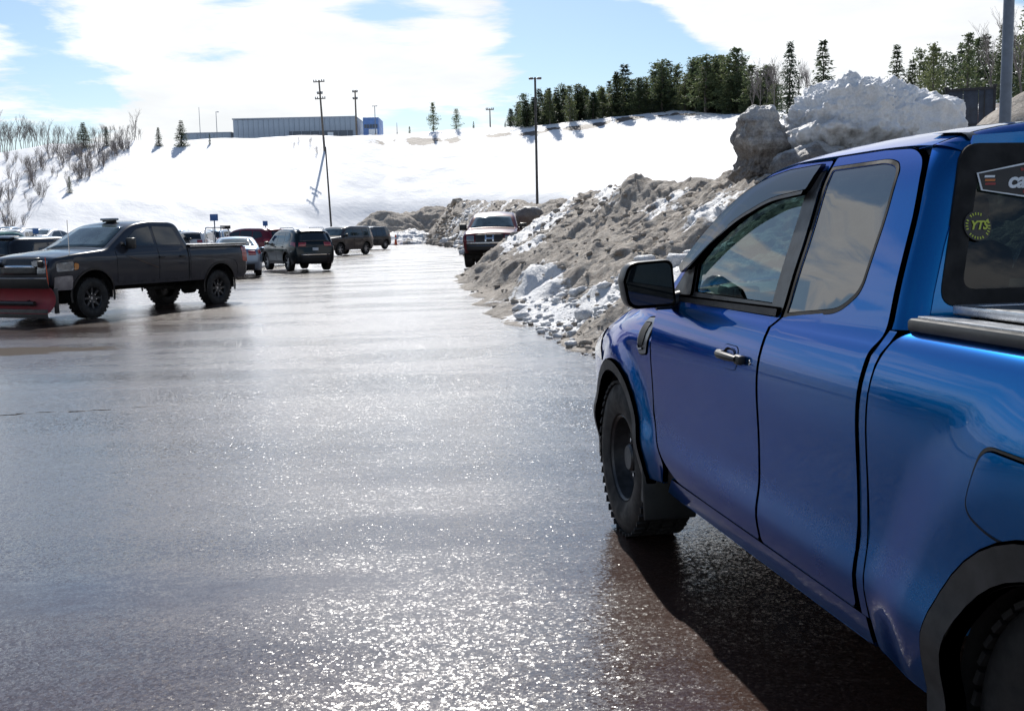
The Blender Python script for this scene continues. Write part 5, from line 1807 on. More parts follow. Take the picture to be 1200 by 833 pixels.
# ================================================================== THE BLUE PICKUP
# local frame: x forward, y left, z up, origin on the ground under the front axle
def blue_pickup():
    YAW = 0.175825
    root = empty('blue_pickup', (1.43464, 5.28605, 0.0), PI / 2 + YAW,
                 'bright blue extended-cab pickup with black steel wheels, close at the right', 'pickup truck')
    wz = cubic([.34, .40, .48, .56, .64, .72, .84, .96, 1.05, 1.11, 1.155, 1.19, 1.215, 1.24, 1.32, 1.45, 1.58, 1.68, 1.76],
               [.872, .893, .914, .927, .918, .917, .922, .930, .929, .919, .905, .889, .868, .855, .830, .787, .742, .704, .652])

    def Wc(x, z):                       # cab sides
        return wz(z)

    def Wfr(x, z):                      # front wing
        x = np.asarray(x, float); z = np.asarray(z, float)
        w = wz(np.minimum(z, 1.13))
        t = np.clip((x + .25) / 1.1, 0, 1.1)
        zt = 1.165 - .22 * np.clip((x + .5) / 1.4, 0, 1) ** 1.6
        r = .17
        q = np.clip((z - (zt - r)) / r, 0, .985)
        d2 = np.hypot(x, z - .40)
        bul = .030 * smooth01((.62 - d2) / .14)
        return w - .10 * t ** 2.2 - r * .9 * (1 - np.sqrt(1 - q * q)) + bul

    def Wbd(x, z):                      # bed side
        x = np.asarray(x, float); z = np.asarray(z, float)
        w = cubic([.34, .40, .48, .56, .64, .74, .86, .98, 1.08, 1.15, 1.20, 1.235, 1.255], [.870, .890, .913, .927, .917, .914, .922, .931, .929, .915, .895, .868, .835])(z)
        d2 = np.hypot(x + 3.22, z - .40)
        bul = .026 * smooth01((.80 - d2) / .22)
        return w + bul - .05 * np.clip((-x - 3.6) / .9, 0, 1) ** 2

    B, T_ = M['blue'], M['trim']
    P = lambda *a, **k: panel(*a, **k)
    drip = [(-2.31, 1.627), (-2.285, 1.695), (-2.205, 1.733), (-2.03, 1.741), (-1.724, 1.739), (-1.455, 1.737), (-1.277, 1.716), (-1.13, 1.665), (-.951, 1.563), (-.739, 1.400), (-.60, 1.280)]
    fdoor = [(-.575, 1.245, .03), (-.56, 1.13), (-.556, 1.0), (-.556, .71, .1), (-.61, .60, .1), (-.70, .52, .1), (-.83, .462, .06), (-1.20, .458), (-1.686, .458, .02), (-1.690, .60), (-1.694, .80), (-1.696, 1.02), (-1.700, 1.19), (-1.735, 1.225), (-1.738, 1.45), (-1.718, 1.732, .01)] + drip[5:]
    fhole = [(-.70, 1.238, .01), (-.80, 1.362, .05), (-.98, 1.505, .1), (-1.16, 1.603, .1), (-1.31, 1.650, .08), (-1.46, 1.668), (-1.706, 1.678, .01), (-1.722, 1.45), (-1.720, 1.238, .01)]
    rdoor = [(-1.706, .458, .02), (-2.350, .455, .03), (-2.362, .70), (-2.364, 1.0), (-2.362, 1.17, .03), (-2.385, 1.232, .03), (-2.366, 1.343), (-2.35, 1.44), (-2.333, 1.54)] + [(-2.312, 1.627, .03), (-2.285, 1.695, .06), (-2.205, 1.733, .05), (-2.03, 1.741)] + [(-1.736, 1.741, .01), (-1.757, 1.45), (-1.755, 1.225), (-1.722, 1.19), (-1.714, 1.02), (-1.711, .80)]
    rhole = [(-1.775, 1.236, .005), (-1.777, 1.45), (-1.762, 1.697, .01), (-2.09, 1.700, .06), (-2.172, 1.680, .07), (-2.186, 1.553, .1), (-2.187, 1.414, .1), (-2.188, 1.335, .10), (-2.10, 1.275, .12)]
    def arc(cx, cz, r, a0, a1, n=14):
        return [(cx + r * math.cos(R(a0 + (a1 - a0) * k / n)), cz + r * math.sin(R(a0 + (a1 - a0) * k / n))) for k in range(n + 1)]
    fender = [(-.540, .70), (-.540, 1.0), (-.543, 1.12), (-.565, 1.168, .02), (-.2, 1.158), (.2, 1.118), (.55, 1.045), (.74, .98, .05), (.80, .85, .05), (.78, .66, .05)] + [(.60, .62)] + arc(0, .40, .475, 14, 166, 34) + [(-.487, .44), (-.50, .40), (-.60, .40), (-.685, .50, .04), (-.595, .60, .05)]
    bedp = [(-2.425, .365, .02), (-2.420, .65), (-2.425, .90), (-2.432, 1.075), (-2.445, 1.170, .05), (-2.485, 1.238, .05), (-2.56, 1.247, .03), (-4.36, 1.247, .05), (-4.42, 1.15, .04), (-4.43, .55, .05), (-3.86, .50)] + arc(-3.22, .40, .485, 8, 172)[::1] + [(-2.72, .40), (-2.70, .365)]
    # arc above runs rear side first
    bedp = [(-2.425, .365, .02), (-2.420, .65), (-2.425, .90), (-2.432, 1.075), (-2.445, 1.170, .05), (-2.485, 1.238, .05), (-2.56, 1.247, .03), (-4.36, 1.247, .05), (-4.42, 1.15, .04), (-4.43, .55, .05), (-3.72, .50)] + arc(-3.22, .40, .475, 168, 8, 34) + [(-2.735, .40), (-2.70, .362, .02)]
    for s in (1, -1):
        fd = P('front_door', fdoor, Wc, B, root, s, holes=[fhole], grid=.05)
        rd = P('rear_door', rdoor, Wc, B, root, s, holes=[rhole], grid=.05)
        fe = P('fender', fender, Wfr, B, root, s, grid=.045)
        bd = P('bed_side', bedp, Wbd, B, root, s, grid=.05)
        # sill and the rolled strips behind the doors (dark seams between panels)
        P('sill', [(-.62, .36), (-.74, .445), (-2.385, .443), (-2.385, .36)], Wc, B, root, s, off=-.006, grid=.06, edge=.006)
        P('cab_pillar', [(-2.366, .445), (-2.378, 1.17), (-2.394, 1.238), (-2.430, 1.238), (-2.408, 1.15), (-2.402, .445)],
          Wc, B, root, s, off=-.006, grid=.05, thick=.05)
        st = MB()
        # door seam liner just behind the outer skin: what is seen down the shut lines
        P('seam_liner', [(-.52, .40), (-2.44, .40), (-2.44, 1.20), (-2.41, 1.24), (-2.34, 1.60), (-2.25, 1.74), (-1.45, 1.75), (-1.1, 1.66), (-.72, 1.40), (-.52, 1.24)], Wc, M['gap'], root, s, off=-.022, grid=.08, thick=0,
          holes=[[(a * .985 - .02, b + (.008 if b < 1.5 else -.008)) for a, b, *_ in fhole], [(a * 1.0, b + (.006 if b < 1.5 else -.006)) for a, b, *_ in rhole]])
        # glass and black surrounds
        fglass = [(-.872, 1.262, .012), (-.828, 1.392, .012), (-.885, 1.425, .02), (-1.02, 1.50, .06), (-1.17, 1.565, .06), (-1.42, 1.628, .06), (-1.632, 1.648, .01), (-1.634, 1.45), (-1.636, 1.262, .01)]
        P('window_surround', fhole, lambda x, z: Wc(x, z), M['bpillar'], fd, s, off=-.004, holes=[fglass], grid=.06, thick=.012, edge=.002)
        P('window_glass', [(-.862, 1.255), (-.818, 1.395), (-.88, 1.43), (-1.02, 1.506), (-1.17, 1.572), (-1.42, 1.636), (-1.642, 1.656), (-1.646, 1.255)], Wc, M['glass'], fd, s, off=-.012, grid=.08, thick=0)
        P('pillar_trim', [(-1.640, 1.240, .004), (-1.637, 1.45), (-1.628, 1.692, .004), (-1.716, 1.700, .004), (-1.734, 1.45), (-1.733, 1.240, .004)], Wc, M['bpillar'], fd, s, off=.002, grid=.05, thick=.012, edge=.003)
        P('window_seal', [(-1.757, 1.226, .004), (-1.757, 1.45), (-1.742, 1.710, .01), (-2.10, 1.712, .06), (-2.183, 1.69, .07), (-2.198, 1.553, .1), (-2.199, 1.41, .1), (-2.200, 1.33, .10), (-2.105, 1.264, .12)], Wc, M['gap'], rd, s, off=.0015,
          holes=[[(-1.772, 1.240, .004), (-1.772, 1.45), (-1.757, 1.700, .01), (-2.092, 1.702, .06), (-2.173, 1.682, .07), (-2.187, 1.553, .1), (-2.188, 1.414, .1), (-2.189, 1.337, .10), (-2.10, 1.277, .12)]], grid=.06, thick=.008, edge=.002)
        P('window_glass', rhole, Wc, M['privacy'], rd, s, off=-.002, grid=.08, thick=0)
        P('belt_moulding', [(-.665, 1.214, .006), (-.675, 1.236, .006), (-1.722, 1.251, .004), (-1.712, 1.226, .004), (-1.2, 1.222)], lambda x, z: Wc(x, z * 0 + 1.225) - 0.0, M['bpillar'], fd, s, off=.007, grid=.05, thick=.016, edge=.005)
        P('mirror_sail', [(-.645, 1.243, .01), (-.735, 1.345, .03), (-.815, 1.400, .01), (-.862, 1.250, .01)], Wc, T_, fd, s, off=.008, grid=.05, thick=.02, edge=.004)
        # smoked wind deflector over the front window
        P('window_visor', [(-.70, 1.362, .01), (-.83, 1.476, .06), (-.975, 1.574, .08), (-1.14, 1.655, .08), (-1.30, 1.70, .08), (-1.46, 1.718), (-1.690, 1.722, .01), (-1.668, 1.640, .02), (-1.42, 1.622, .08), (-1.17, 1.556, .08), (-.975, 1.465, .08), (-.82, 1.372, .06), (-.74, 1.338, .02)],
          lambda x, z: Wc(x, z) + .012 + .012 * smooth01((1.75 - z) / .3), M['visor'], fd, s, off=.010, grid=.05, thick=.018, edge=.004)
        P('visor_lip', [(-.80, 1.352, .005), (-.975, 1.461, .06), (-1.17, 1.548, .08), (-1.42, 1.612, .08), (-1.662, 1.628, .01), (-1.664, 1.640), (-1.42, 1.624, .08), (-1.17, 1.562, .08), (-.975, 1.478, .06), (-.81, 1.374)],
          lambda x, z: Wc(x, z) + .022, T_, fd, s, off=.010, grid=.05, thick=.02, edge=.003)
        # door handle with its scooped cup
        h = MB()
        yb = float(wz(1.068)) + .001
        h.tube([(-1.39, s * (yb + .018), 1.070), (-1.43, s * (yb + .030), 1.071), (-1.52, s * (yb + .032), 1.071), (-1.57, s * (yb + .022), 1.069)], [.012, .014, .014, .011], 10)
        h.rbox((-1.392, s * (yb + .009), 1.068), (.045, .026, .030), .008).rbox((-1.575, s * (yb + .012), 1.067), (.055, .028, .034), .010)
        h.build('door_handle', M['flare'], fd)
        P('handle_cup', fillet([(-1.395, 1.105, .03), (-1.395, 1.02, .035), (-1.53, 1.02, .035), (-1.53, 1.105, .03)]), Wc, M['blue'], fd, s, off=.0015, grid=.02, thick=.004, edge=.002)
        c = MB()
        c.grid(lambda u, v: (-1.4625 + .055 * math.cos(2 * PI * u) * (.25 + .75 * v), s * (float(wz(1.063)) + .004 - .018 * (1 - v)), 1.063 + .036 * math.sin(2 * PI * u) * (.25 + .75 * v)), 20, 3)
        c.build('cup_hollow', M['gap'], fd)
        if s > 0: MB().lathe([(0, .003), (.008, .003), (.009, 0)], 12, 'Y', (-1.64, yb, 1.064)).build('key_lock', M['chrome'], fd)
        # fender vent badge
        P('fender_vent', [(-.350, 1.118, .02), (-.500, 1.128, .015), (-.512, 1.06), (-.497, .968, .02), (-.385, .955, .03), (-.362, 1.02)], Wfr, M['vent'], fe, s, off=.006, grid=.03, thick=.014, edge=.006)
        P('vent_inset', [(-.372, 1.098, .02), (-.455, 1.103, .015), (-.464, 1.03), (-.450, 1.000, .01), (-.398, .992, .02), (-.385, 1.03)], Wfr, M['gap'], fe, s, off=.010, grid=.03, thick=.01, edge=.003)
        P('vent_bright_edge', [(-.384, .992, .006), (-.40, .976, .01), (-.455, .984, .006), (-.452, .992), (-.405, .985, .01), (-.392, 1.0)], Wfr, M['chrome'], fe, s, off=.013, grid=.03, thick=.008, edge=.002)
        # wheel arch mouldings
        for (cx, Wf, par, a0, a1, nm, r0_) in ((0, Wfr, fe, 196, -12, 'wheel_arch_moulding', .432), (-3.22, Wbd, bd, 192, -14, 'wheel_arch_moulding', .405)):
            o_ = arc(cx, .40, .482, a0, a1, 26) + arc(cx, .40, r0_, a1, a0, 26)
            panel(nm, o_, lambda x, z, Wf=Wf: Wf(x, np.maximum(z, .40)) + .0, M['flare'], par, s, off=.015, grid=.035, thick=.05, edge=.008, step=.03)
            lin = MB()
            lin.grid(lambda u, v, cx=cx: (cx + .42 * math.cos(PI * (1.12 - 1.24 * u)), s * (.52 + .37 * v), .40 + .42 * math.sin(PI * (1.12 - 1.24 * u))), 22, 3)
            lin.add([(cx - .46, s * .54, .25), (cx + .46, s * .54, .25), (cx + .46, s * .54, .86), (cx - .46, s * .54, .86)], [(0, 1, 2, 3)])
            lin.build('wheel_well', M['under'], par)
        # mud flap
        mf = MB(); mf.rbox((-.475, s * .825, .40), (.018, .25, .40), .012, Matrix.Rotation(R(7), 3, 'Y')); mf.build('mud_flap', M['rubberflap'], root)
        # wheels
        for xx in (0, -3.22):
            wheel(root, xx, s * (.79 if xx == 0 else .745), .385, .388, .255, s, 'steel', detail=True, seg=72, treads=44, rimr=.565)
        # mirror
        mr = MB()
        prof = fillet([(.00, -.125, .03), (.235, -.135, .05), (.262, .01), (.235, .105, .07), (.02, .118, .04)], 5)
        for (dx, k) in ((-.045, 1.0), (-.030, 1.03), (.02, 1.02), (.07, .93), (.105, .70), (.118, .30)):
            mr.v += [(-.735 + dx, s * (.890 + .110 + (a - .125) * k * .88), 1.300 + b * k * .80) for a, b in prof]
        n_ = len(prof)
        for i in range(5):
            for j in range(n_):
                mr.f.append((i * n_ + j, i * n_ + (j + 1) % n_, (i + 1) * n_ + (j + 1) % n_, (i + 1) * n_ + j))
        mr.f.append(tuple(range(5 * n_, 6 * n_)))
        mr.tube([(-.72, s * .845, 1.225), (-.72, s * .90, 1.215), (-.715, s * .96, 1.21)], [.038, .034, .03], 10)
        mo = mr.build('side_mirror', T_, root, sharp=50)
        gl = MB()
        gl.v += [(-.735 - .047, s * (.890 + .110 + (a - .125) * .88 * .90), 1.300 + b * .80 * .88) for a, b in prof]
        gl.f.append(tuple(range(n_)))
        gl.build('mirror_glass', M['darkglass'], mo)
        # bed rail with bright edge
        rl = MB(); rl.rbox((-3.41, s * .808, 1.262), (1.84, .105, .034), .010); rr_ = rl.build('bed_rail', T_, root)
        MB().rbox((-3.41, s * .800, 1.281), (1.82, .07, .006), .002).build('bright_strip', M['alu'], rr_)
        # tail light
        P('tail_light', [(-4.30, .82, .02), (-4.30, 1.20, .03), (-4.42, 1.19, .02), (-4.43, .82, .02)], Wbd, M['redlens'], bd, s, off=.006, grid=.05)
        P('headlight', [(.42, .83, .03), (.46, 1.00, .03), (.70, .95, .03), (.76, .84, .03)], Wfr, M['lens'], fe, s, off=.005, grid=.05)
    P('fuel_door', [(-2.955, 1.034, .045), (-2.925, .96), (-2.900, .885, .05), (-2.985, .852, .05), (-3.12, .852, .05), (-3.155, .93), (-3.165, 1.03, .05)], Wbd, B, root, 1, off=.005, grid=.03, thick=.010, edge=.0035)
    P('fuel_door_gap', [(-2.943, 1.043, .045), (-2.916, .96), (-2.888, .878, .05), (-2.98, .842, .05), (-3.125, .842, .05), (-3.165, .93), (-3.176, 1.04, .05)], Wbd, M['gap'], root, 1, off=.0008, grid=.03, thick=.003, edge=.001)

    # ---------------- roof, A-pillars, windscreen, cab back
    dx = [-.50, -.60, -.739, -.951, -1.13, -1.277, -1.455, -1.724, -2.03, -2.205, -2.30]
    dz = [1.203, 1.287, 1.409, 1.572, 1.673, 1.724, 1.745, 1.748, 1.748, 1.742, 1.735]
    ez = cubic(dx[::-1], dz[::-1])
    cx_ = [-2.42, -2.30, -2.1, -1.8, -1.5, -1.25, -1.05, -.85, -.6, -.40]
    cz_ = [1.790, 1.808, 1.822, 1.826, 1.814, 1.785, 1.728, 1.630, 1.470, 1.345]
    cz = cubic(cx_, cz_)

    def S(x, v):                          # v in [-1, 1]: roof cross-section
        zed = float(ez(x)); zc = float(cz(x)) if x < -1.0 else float(ez(x)) + .055 + .02 * min(1, (-.4 - x) / -.6 * -1 if False else 1)
        zc = max(zc, zed + .055)
        ye = float(wz(min(zed, 1.745))) - .004
        a = abs(v)
        yy = ye * (math.sin(a * PI / 2) ** .92 if a < 1 else 1)
        f = (yy / ye)
        zz = zed + (zc - zed) * (1 - f ** 3.4)
        # forward bulge of the screen: the centre line lies further forward
        return (x + (.16 * (1 - f * f) if x > -1.25 else .16 * (1 - f * f) * max(0, (x + 1.75) / .5)), math.copysign(yy, v) if v else 0.0, zz)
    xs_all = np.linspace(-2.275, -1.12, 30)
    vv = np.concatenate([[-1, -.985, -.95, -.9, -.84], np.linspace(-.76, .76, 17), [.84, .9, .95, .985, 1]])
    # back of the cab: rounded corners
    LEAN = .20
    rb = .075
    roof = MB()
    rows = []
    for x in xs_all: rows.append([S(x, v) for v in vv])
    for k in range(1, 8):
        th = PI / 2 * k / 7
        base_ = [S(-2.275, v) for v in vv]
        row = []
        ins = rb * (1 - math.cos(th))
        for (px, py, pz) in base_:
            f = abs(py) / .66
            # inward normal, roughly
            ny, nz_ = (math.copysign(min(1, f ** 5), py) if py else 0), 1 - .5 * f ** 6
            L = math.hypot(ny, nz_)
            row.append((px - rb * math.sin(th) + 0.0, py - ny / L * ins, pz - nz_ / L * ins))
        rows.append(row)
    n = len(vv)
    for r_ in rows: roof.v += r_
    for i in range(len(rows) - 1):
        for j in range(n - 1):
            roof.f.append((i * n + j, i * n + j + 1, (i + 1) * n + j + 1, (i + 1) * n + j))
    ro = roof.build('roof', B, root, sharp=70)
    # flange hiding in the drip channel
    for s in (1, -1):
        f_ = MB()
        pts = [S(x, s * 1.0) for x in np.linspace(-2.275, -.50, 30)]
        for p in pts: f_.v += [p, (p[0], p[1] - s * .004, p[2] - .012), (p[0], p[1] - s * .05, p[2] - .014)]
        for i in range(len(pts) - 1):
            f_.f += [(3 * i, 3 * i + 3, 3 * i + 4, 3 * i + 1), (3 * i + 1, 3 * i + 4, 3 * i + 5, 3 * i + 2)]
        f_.build('roof_edge', B, ro)
        ap = MB()
        ap.grid(lambda u, v, s=s: S(-1.12 + .64 * u, s * (.90 + .10 * v)), 16, 6)
        ap.build('windshield_pillar', B, ro)
        # black channel strip in the roof, turning down over its rear end
        bs = MB()
        path = [S(x, s * .63) for x in np.linspace(-2.14, -2.275, 6)]
        path += [(-2.275 - rb * math.sin(t), path[-1][1], path[-1][2] - rb * (1 - math.cos(t)) * 1.0) for t in np.linspace(.2, PI / 2, 5)]
        path.append((path[-1][0] - .003, path[-1][1], path[-1][2] - .012))
        for p in path: bs.v += [(p[0] - .0015, p[1] - .026, p[2] + .0022), (p[0] - .0015, p[1] + .026, p[2] + .0022)]
        for i in range(len(path) - 1): bs.f.append((2 * i, 2 * i + 1, 2 * i + 3, 2 * i + 2))
        b_ = bs.build('roof_channel_strip', T_, ro)
    wsx = MB()
    wsx.grid(lambda u, v: S(-1.12 + .64 * u, (v * 2 - 1) * .90), 16, 20)
    wsx.build('windshield', M['glass'], root)

    # cab back: side corners sweep round to the flat rear face
    def xr(z): return -2.450 + (z - 1.22) * LEAN if z > 1.22 else -2.405
    cb = MB()
    zz = list(np.linspace(1.225, 1.742, 15))
    ring = []
    for z in zz:
        y0 = float(wz(z)) - .012
        xs_ = float(np.interp(z, [1.232, 1.343, 1.44, 1.54, 1.627, 1.695, 1.73], [-2.395, -2.376, -2.360, -2.343, -2.322, -2.297, -2.26]))
        row = []
        r_ = .07
        xb = xr(z)
        for k in range(9):
            t = PI / 2 * k / 8
            row.append((xs_ + (xb - xs_) * math.sin(t), y0 - .10 * (1 - math.cos(t)), z))
        ring.append(row)
    for s in (1, -1):
        c_ = MB()
        for row in ring: c_.v += [(a, s * b, c) for a, b, c in row]
        for i in range(len(ring) - 1):
            for j in range(8):
                c_.f.append((i * 9 + j, i * 9 + j + 1, (i + 1) * 9 + j + 1, (i + 1) * 9 + j))
        c_.build('cab_corner', B, root)
    face = [(-.70, 1.19), (.70, 1.19), (.775, 1.225), (.742, 1.34), (.702, 1.46), (.655, 1.58), (.612, 1.70), (.585, 1.757), (.3, 1.775), (-.3, 1.775), (-.585, 1.757), (-.612, 1.70), (-.655, 1.58), (-.702, 1.46), (-.742, 1.34), (-.775, 1.225)]
    hole = [(-.70, 1.325, .05), (.70, 1.325, .05), (.605, 1.695, .05), (-.605, 1.695, .05)]
    def rear(name, pts, mat, par, off, holes=(), grid=.07, thick=.01):
        poly = resample(fillet(pts), .05)
        if area2(poly) < 0: poly = poly[::-1]
        hs = []
        for h in holes:
            q = resample(fillet(h), .05)
            hs.append(q[::-1] if area2(q) > 0 else q)
        V, F, loops = tri2d(poly, hs, grid)
        mb = MB()
        fr = lambda p, d: (xr(max(p[1], 1.221)) - d - .012 * (1 - (p[0] / .78) ** 2), p[0], p[1])
        mb.v = [fr(p, off) for p in V]
        mb.f = [tuple(int(i) for i in t) for t in F]
        k = len(mb.v)
        for L in loops:
            mb.v += [fr(V[i], off - thick) for i in L]
            for i in range(len(L)): mb.f.append((L[i], L[(i + 1) % len(L)], k + (i + 1) % len(L), k + i))
            k += len(L)
        return link(name, mesh(name, mb.v, mb.f, True, 40), mat, par)
    cbk = rear('cab_back', face, B, root, 0.0, [hole])
    MB().box((-2.40, 0, .8), (.02, 1.70, .86)).build('cab_back_lower', B, root)
    sur = rear('rear_window_surround', [(-.735, 1.300, .06), (.735, 1.300, .06), (.625, 1.735, .05), (-.625, 1.735, .05)], M['gap'], cbk, .003, [[(-.665, 1.345, .04), (.665, 1.345, .04), (.585, 1.660, .05), (-.585, 1.660, .05)]])
    rg = rear('rear_window', [(-.70, 1.325, .05), (.70, 1.325, .05), (.605, 1.700, .05), (-.605, 1.700, .05)], M['backglass'], cbk, -.001, thick=0.0)
    # stickers on the rear window (outside)
    def rpos(y, z, d=.006): return Vector((xr(z) - d - .012 * (1 - (y / .78) ** 2), y, z))

    def text(name, body, size, y, z, mat, rot=0.0, shear=0.0, bold=0.0, par=None, d=.0105, xs=1.0):
        cu = bpy.data.curves.new(name, 'FONT')
        cu.body = body; cu.size = size; cu.align_x = 'CENTER'; cu.align_y = 'CENTER'
        cu.shear = shear; cu.offset = bold; cu.resolution_u = 3; cu.extrude = .0006
        o = bpy.data.objects.new(name, cu); col.objects.link(o)
        dg = bpy.context.evaluated_depsgraph_get()
        me = bpy.data.meshes.new_from_object(o.evaluated_get(dg))
        bpy.data.objects.remove(o); bpy.data.curves.remove(cu)
        c, s_ = math.cos(rot), math.sin(rot)
        for v in me.vertices:
            a, b = v.co.x * xs, v.co.y
            a, b = a * c - b * s_, a * s_ + b * c
            q = rpos(y - a, z + b, d + v.co.z)       # seen from behind: reading direction runs to -y
            v.co = q
        me.materials.clear(); me.materials.append(mat)
        o = bpy.data.objects.new(name, me); col.objects.link(o); o.parent = par or rg
        return o

    def flat(name, pts, mat, par, d):
        o = rear(name, pts, mat, par, d, grid=.2, thick=.0008)
        return o
    yc, zc_ = .445, 1.632
    hexo = [(yc + .150, zc_ + .022), (yc + .005, zc_ + .048), (yc - .150, zc_ + .022), (yc - .142, zc_ - .025), (yc - .005, zc_ - .048), (yc + .142, zc_ - .025)]
    st = flat('maker_sticker', hexo, M['white_lit'], rg, .0085)
    flat('sticker_field', [(yc + (a - yc) * .965, zc_ + (b - zc_) * .90) for a, b in hexo], M['black_print'], st, .0095)
    text('lettering', 'can-am', .058, yc - .022, zc_ - .001, M['white_lit'], shear=.35, bold=.0018, par=st, xs=1.05)
    for k, (m_, dz_) in enumerate((('white_lit', .012), ('orange_print', .002), ('red_print', -.008))):
        flat('stripe', [(yc + .128, zc_ + dz_ + .003), (yc + .098, zc_ + dz_ + .003), (yc + .100, zc_ + dz_ - .003), (yc + .130, zc_ + dz_ - .003)], M[m_], st, .0105)
    for dz_ in (.030, -.030):
        for j in range(4):
            flat('red_mark', [(yc + .02 - .011 * j, zc_ + dz_ + .004), (yc + .012 - .011 * j, zc_ + dz_ + .004), (yc + .012 - .011 * j, zc_ + dz_ - .004), (yc + .02 - .011 * j, zc_ + dz_ - .004)], M['red_print'], st, .0105)
    yy0, zz0 = .606, 1.512
    ring_ = [(yy0 + .040 * math.cos(t), zz0 + .040 * math.sin(t)) for t in np.linspace(0, 2 * PI, 28, endpoint=False)]
    rs = flat('round_sticker', ring_, M['black_print'], rg, .0085)
    text('lettering', 'YTS', .032, yy0, zz0 + .001, M['yellow_print'], shear=.4, bold=.0010, par=rs, xs=.95)
    for i in range(26):
        if i in (3, 9, 10, 17, 24): continue
        a = 2 * PI * i / 26
        q = [(yy0 + rr_ * math.cos(a + da), zz0 + rr_ * math.sin(a + da)) for rr_, da in ((.029, -.055), (.036, -.045), (.036, .045), (.029, .055))]
        flat('ring_mark', q, M['yellow_print'], rs, .0095)
    # ---------------- tonneau cover
    tc = MB(); tc.rbox((-3.43, 0, 1.300), (1.80, 1.50, .018), .006)
    to = tc.build('tonneau_cover', M['vinyl'], root)
    for s in (1, -1):
        MB().rbox((-3.43, s * .735, 1.300), (1.80, .045, .026), .006).build('cover_edge', M['alu'], to)
    MB().rbox((-2.545, 0, 1.299), (.03, 1.46, .028), .006).build('cover_front_edge', M['alu'], to)
    for xx in (-3.02, -3.50, -3.98):
        MB().rbox((xx, 0, 1.3105), (.02, 1.42, .006), .002).build('cover_joint', T_, to)
    MB().box((-3.43, 0, 1.27), (1.78, 1.42, .03)).build('cover_underside', M['gap'], to)
    # ---------------- bed box, tailgate, bumpers, nose
    MB().rbox((-4.42, 0, .99), (.05, 1.50, .50), .02).build('tailgate', B, root)
    MB().rbox((-4.45, 0, 1.10), (.03, .24, .06), .01).build('tailgate_handle', T_, root)
    MB().rbox((-4.50, 0, .56), (.18, 1.66, .17), .03).build('rear_bumper', M['chrome'], root)
    MB().rbox((-2.43, 0, .80), (.02, 1.74, .80), .01).build('bed_front_wall', B, root)
    hd = MB()
    def hood(u, v):
        x = -.50 + 1.30 * u
        q = v * 2 - 1
        yw = .800 - .10 * max(0, (x + .25) / 1.1) ** 2.2
        zt = 1.165 - .22 * max(0, min(1, (x + .5) / 1.4)) ** 1.6
        b_ = .045 * (1 - abs(q) ** 2.5) + .012 * math.exp(-((abs(q) - .55) / .10) ** 2)
        dr = .05 * max(0, (u - .86) / .14) ** 2
        return (x - .10 * q * q * u, yw * q, zt - .008 + b_ - dr)
    hd.grid(hood, 26, 30); hd.build('hood', B, root)
    ns = MB()
    def nose(u, v):
        q = v * 2 - 1
        z = .46 + .49 * u
        bul = .05 * math.sin(PI * u) ** .6
        return (.80 + bul - .14 * abs(q) ** 2.6, .80 * q, z)
    ns.grid(nose, 14, 24); ns.build('front_fascia', B, root)
    gr = MB(); gr.grid(lambda u, v: (.862 - .14 * abs(.62 * (v * 2 - 1)) ** 2.6, .60 * (v * 2 - 1), .70 + .21 * u), 4, 12)
    g_ = gr.build('grille', T_, root); so = g_.modifiers.new('s', 'SOLIDIFY'); so.thickness = .02
    for zb_ in (.775, .845):
        MB().rbox((.872, 0, zb_), (.02, 1.10, .022), .006).build('grille_bar', M['vent'], g_)
    bp = MB(); bp.grid(lambda u, v: (.86 - .22 * abs(v * 2 - 1) ** 2.4 - .02 * (2 * u - 1) ** 2, .80 * (v * 2 - 1), .40 + .22 * u), 5, 20)
    b_ = bp.build('front_bumper', M['flare'], root); so = b_.modifiers.new('s', 'SOLIDIFY'); so.thickness = .05
    # ---------------- chassis
    ch = MB()
    for s in (1, -1): ch.box((-1.9, s * .42, .44), (4.9, .09, .14))
    ch.box((-1.45, 0, .46), (1.7, 1.62, .06)).box((-3.4, 0, .62), (1.85, 1.45, .06)).box((.35, 0, .40), (.6, 1.2, .2))
    ch.build('chassis', M['under'], root)
    ax = MB()
    for xx in (0, -3.22): ax.tube([(xx, -.72, .39), (xx, .72, .39)], .055, 10)
    ax.tube([(-3.22 - .14, 0, .39), (-3.22 + .14, 0, .39)], .16, 12).tube([(-2.2, -.25, .33), (-4.3, -.45, .36)], .035, 8)
    ax.build('axles', M['under'], root)
    # ---------------- cabin
    fl = MB()
    fl.box((-1.45, 0, .60), (1.80, 1.66, .04)).box((-.60, 0, .85), (.04, 1.55, .55)).box((-2.36, 0, .92), (.03, 1.56, .62))
    for s in (1, -1): fl.box((-1.45, s * .81, .90), (1.75, .03, .60))
    fl.build('cabin_lining', M['dashdark'], root)
    hl = MB(); hl.grid(lambda u, v: (lambda p: (p[0] - .03, p[1] * .93, p[2] - .05))(S(-2.28 + 1.10 * u, (v * 2 - 1) * .93)), 12, 12); hl.build('headliner', M['dash'], root)
    ds = MB()
    prof = [(-.52, 1.235), (-.66, 1.262), (-.80, 1.268), (-.92, 1.245), (-.975, 1.18), (-.95, 1.08), (-.90, .95)]
    ds.grid(lambda u, v: (prof_at(prof, u)[0] + .02 * math.sin(PI * v), (v * 2 - 1) * .76, prof_at(prof, u)[1] + .03 * math.exp(-(((v * 2 - 1) - .5) / .24) ** 2) * (1 - abs(u - .35) * 1.4)), 18, 24)
    dsh = ds.build('dashboard', M['dashdark'], root)
    pod = MB(); pod.rbox((-.905, .665, 1.235), (.13, .155, .115), .03); pd = pod.build('dash_vent_pod', M['dash'], dsh)
    MB().rbox((-.972, .665, 1.245), (.008, .105, .062), .01).build('vent_recess', M['gap'], pd)
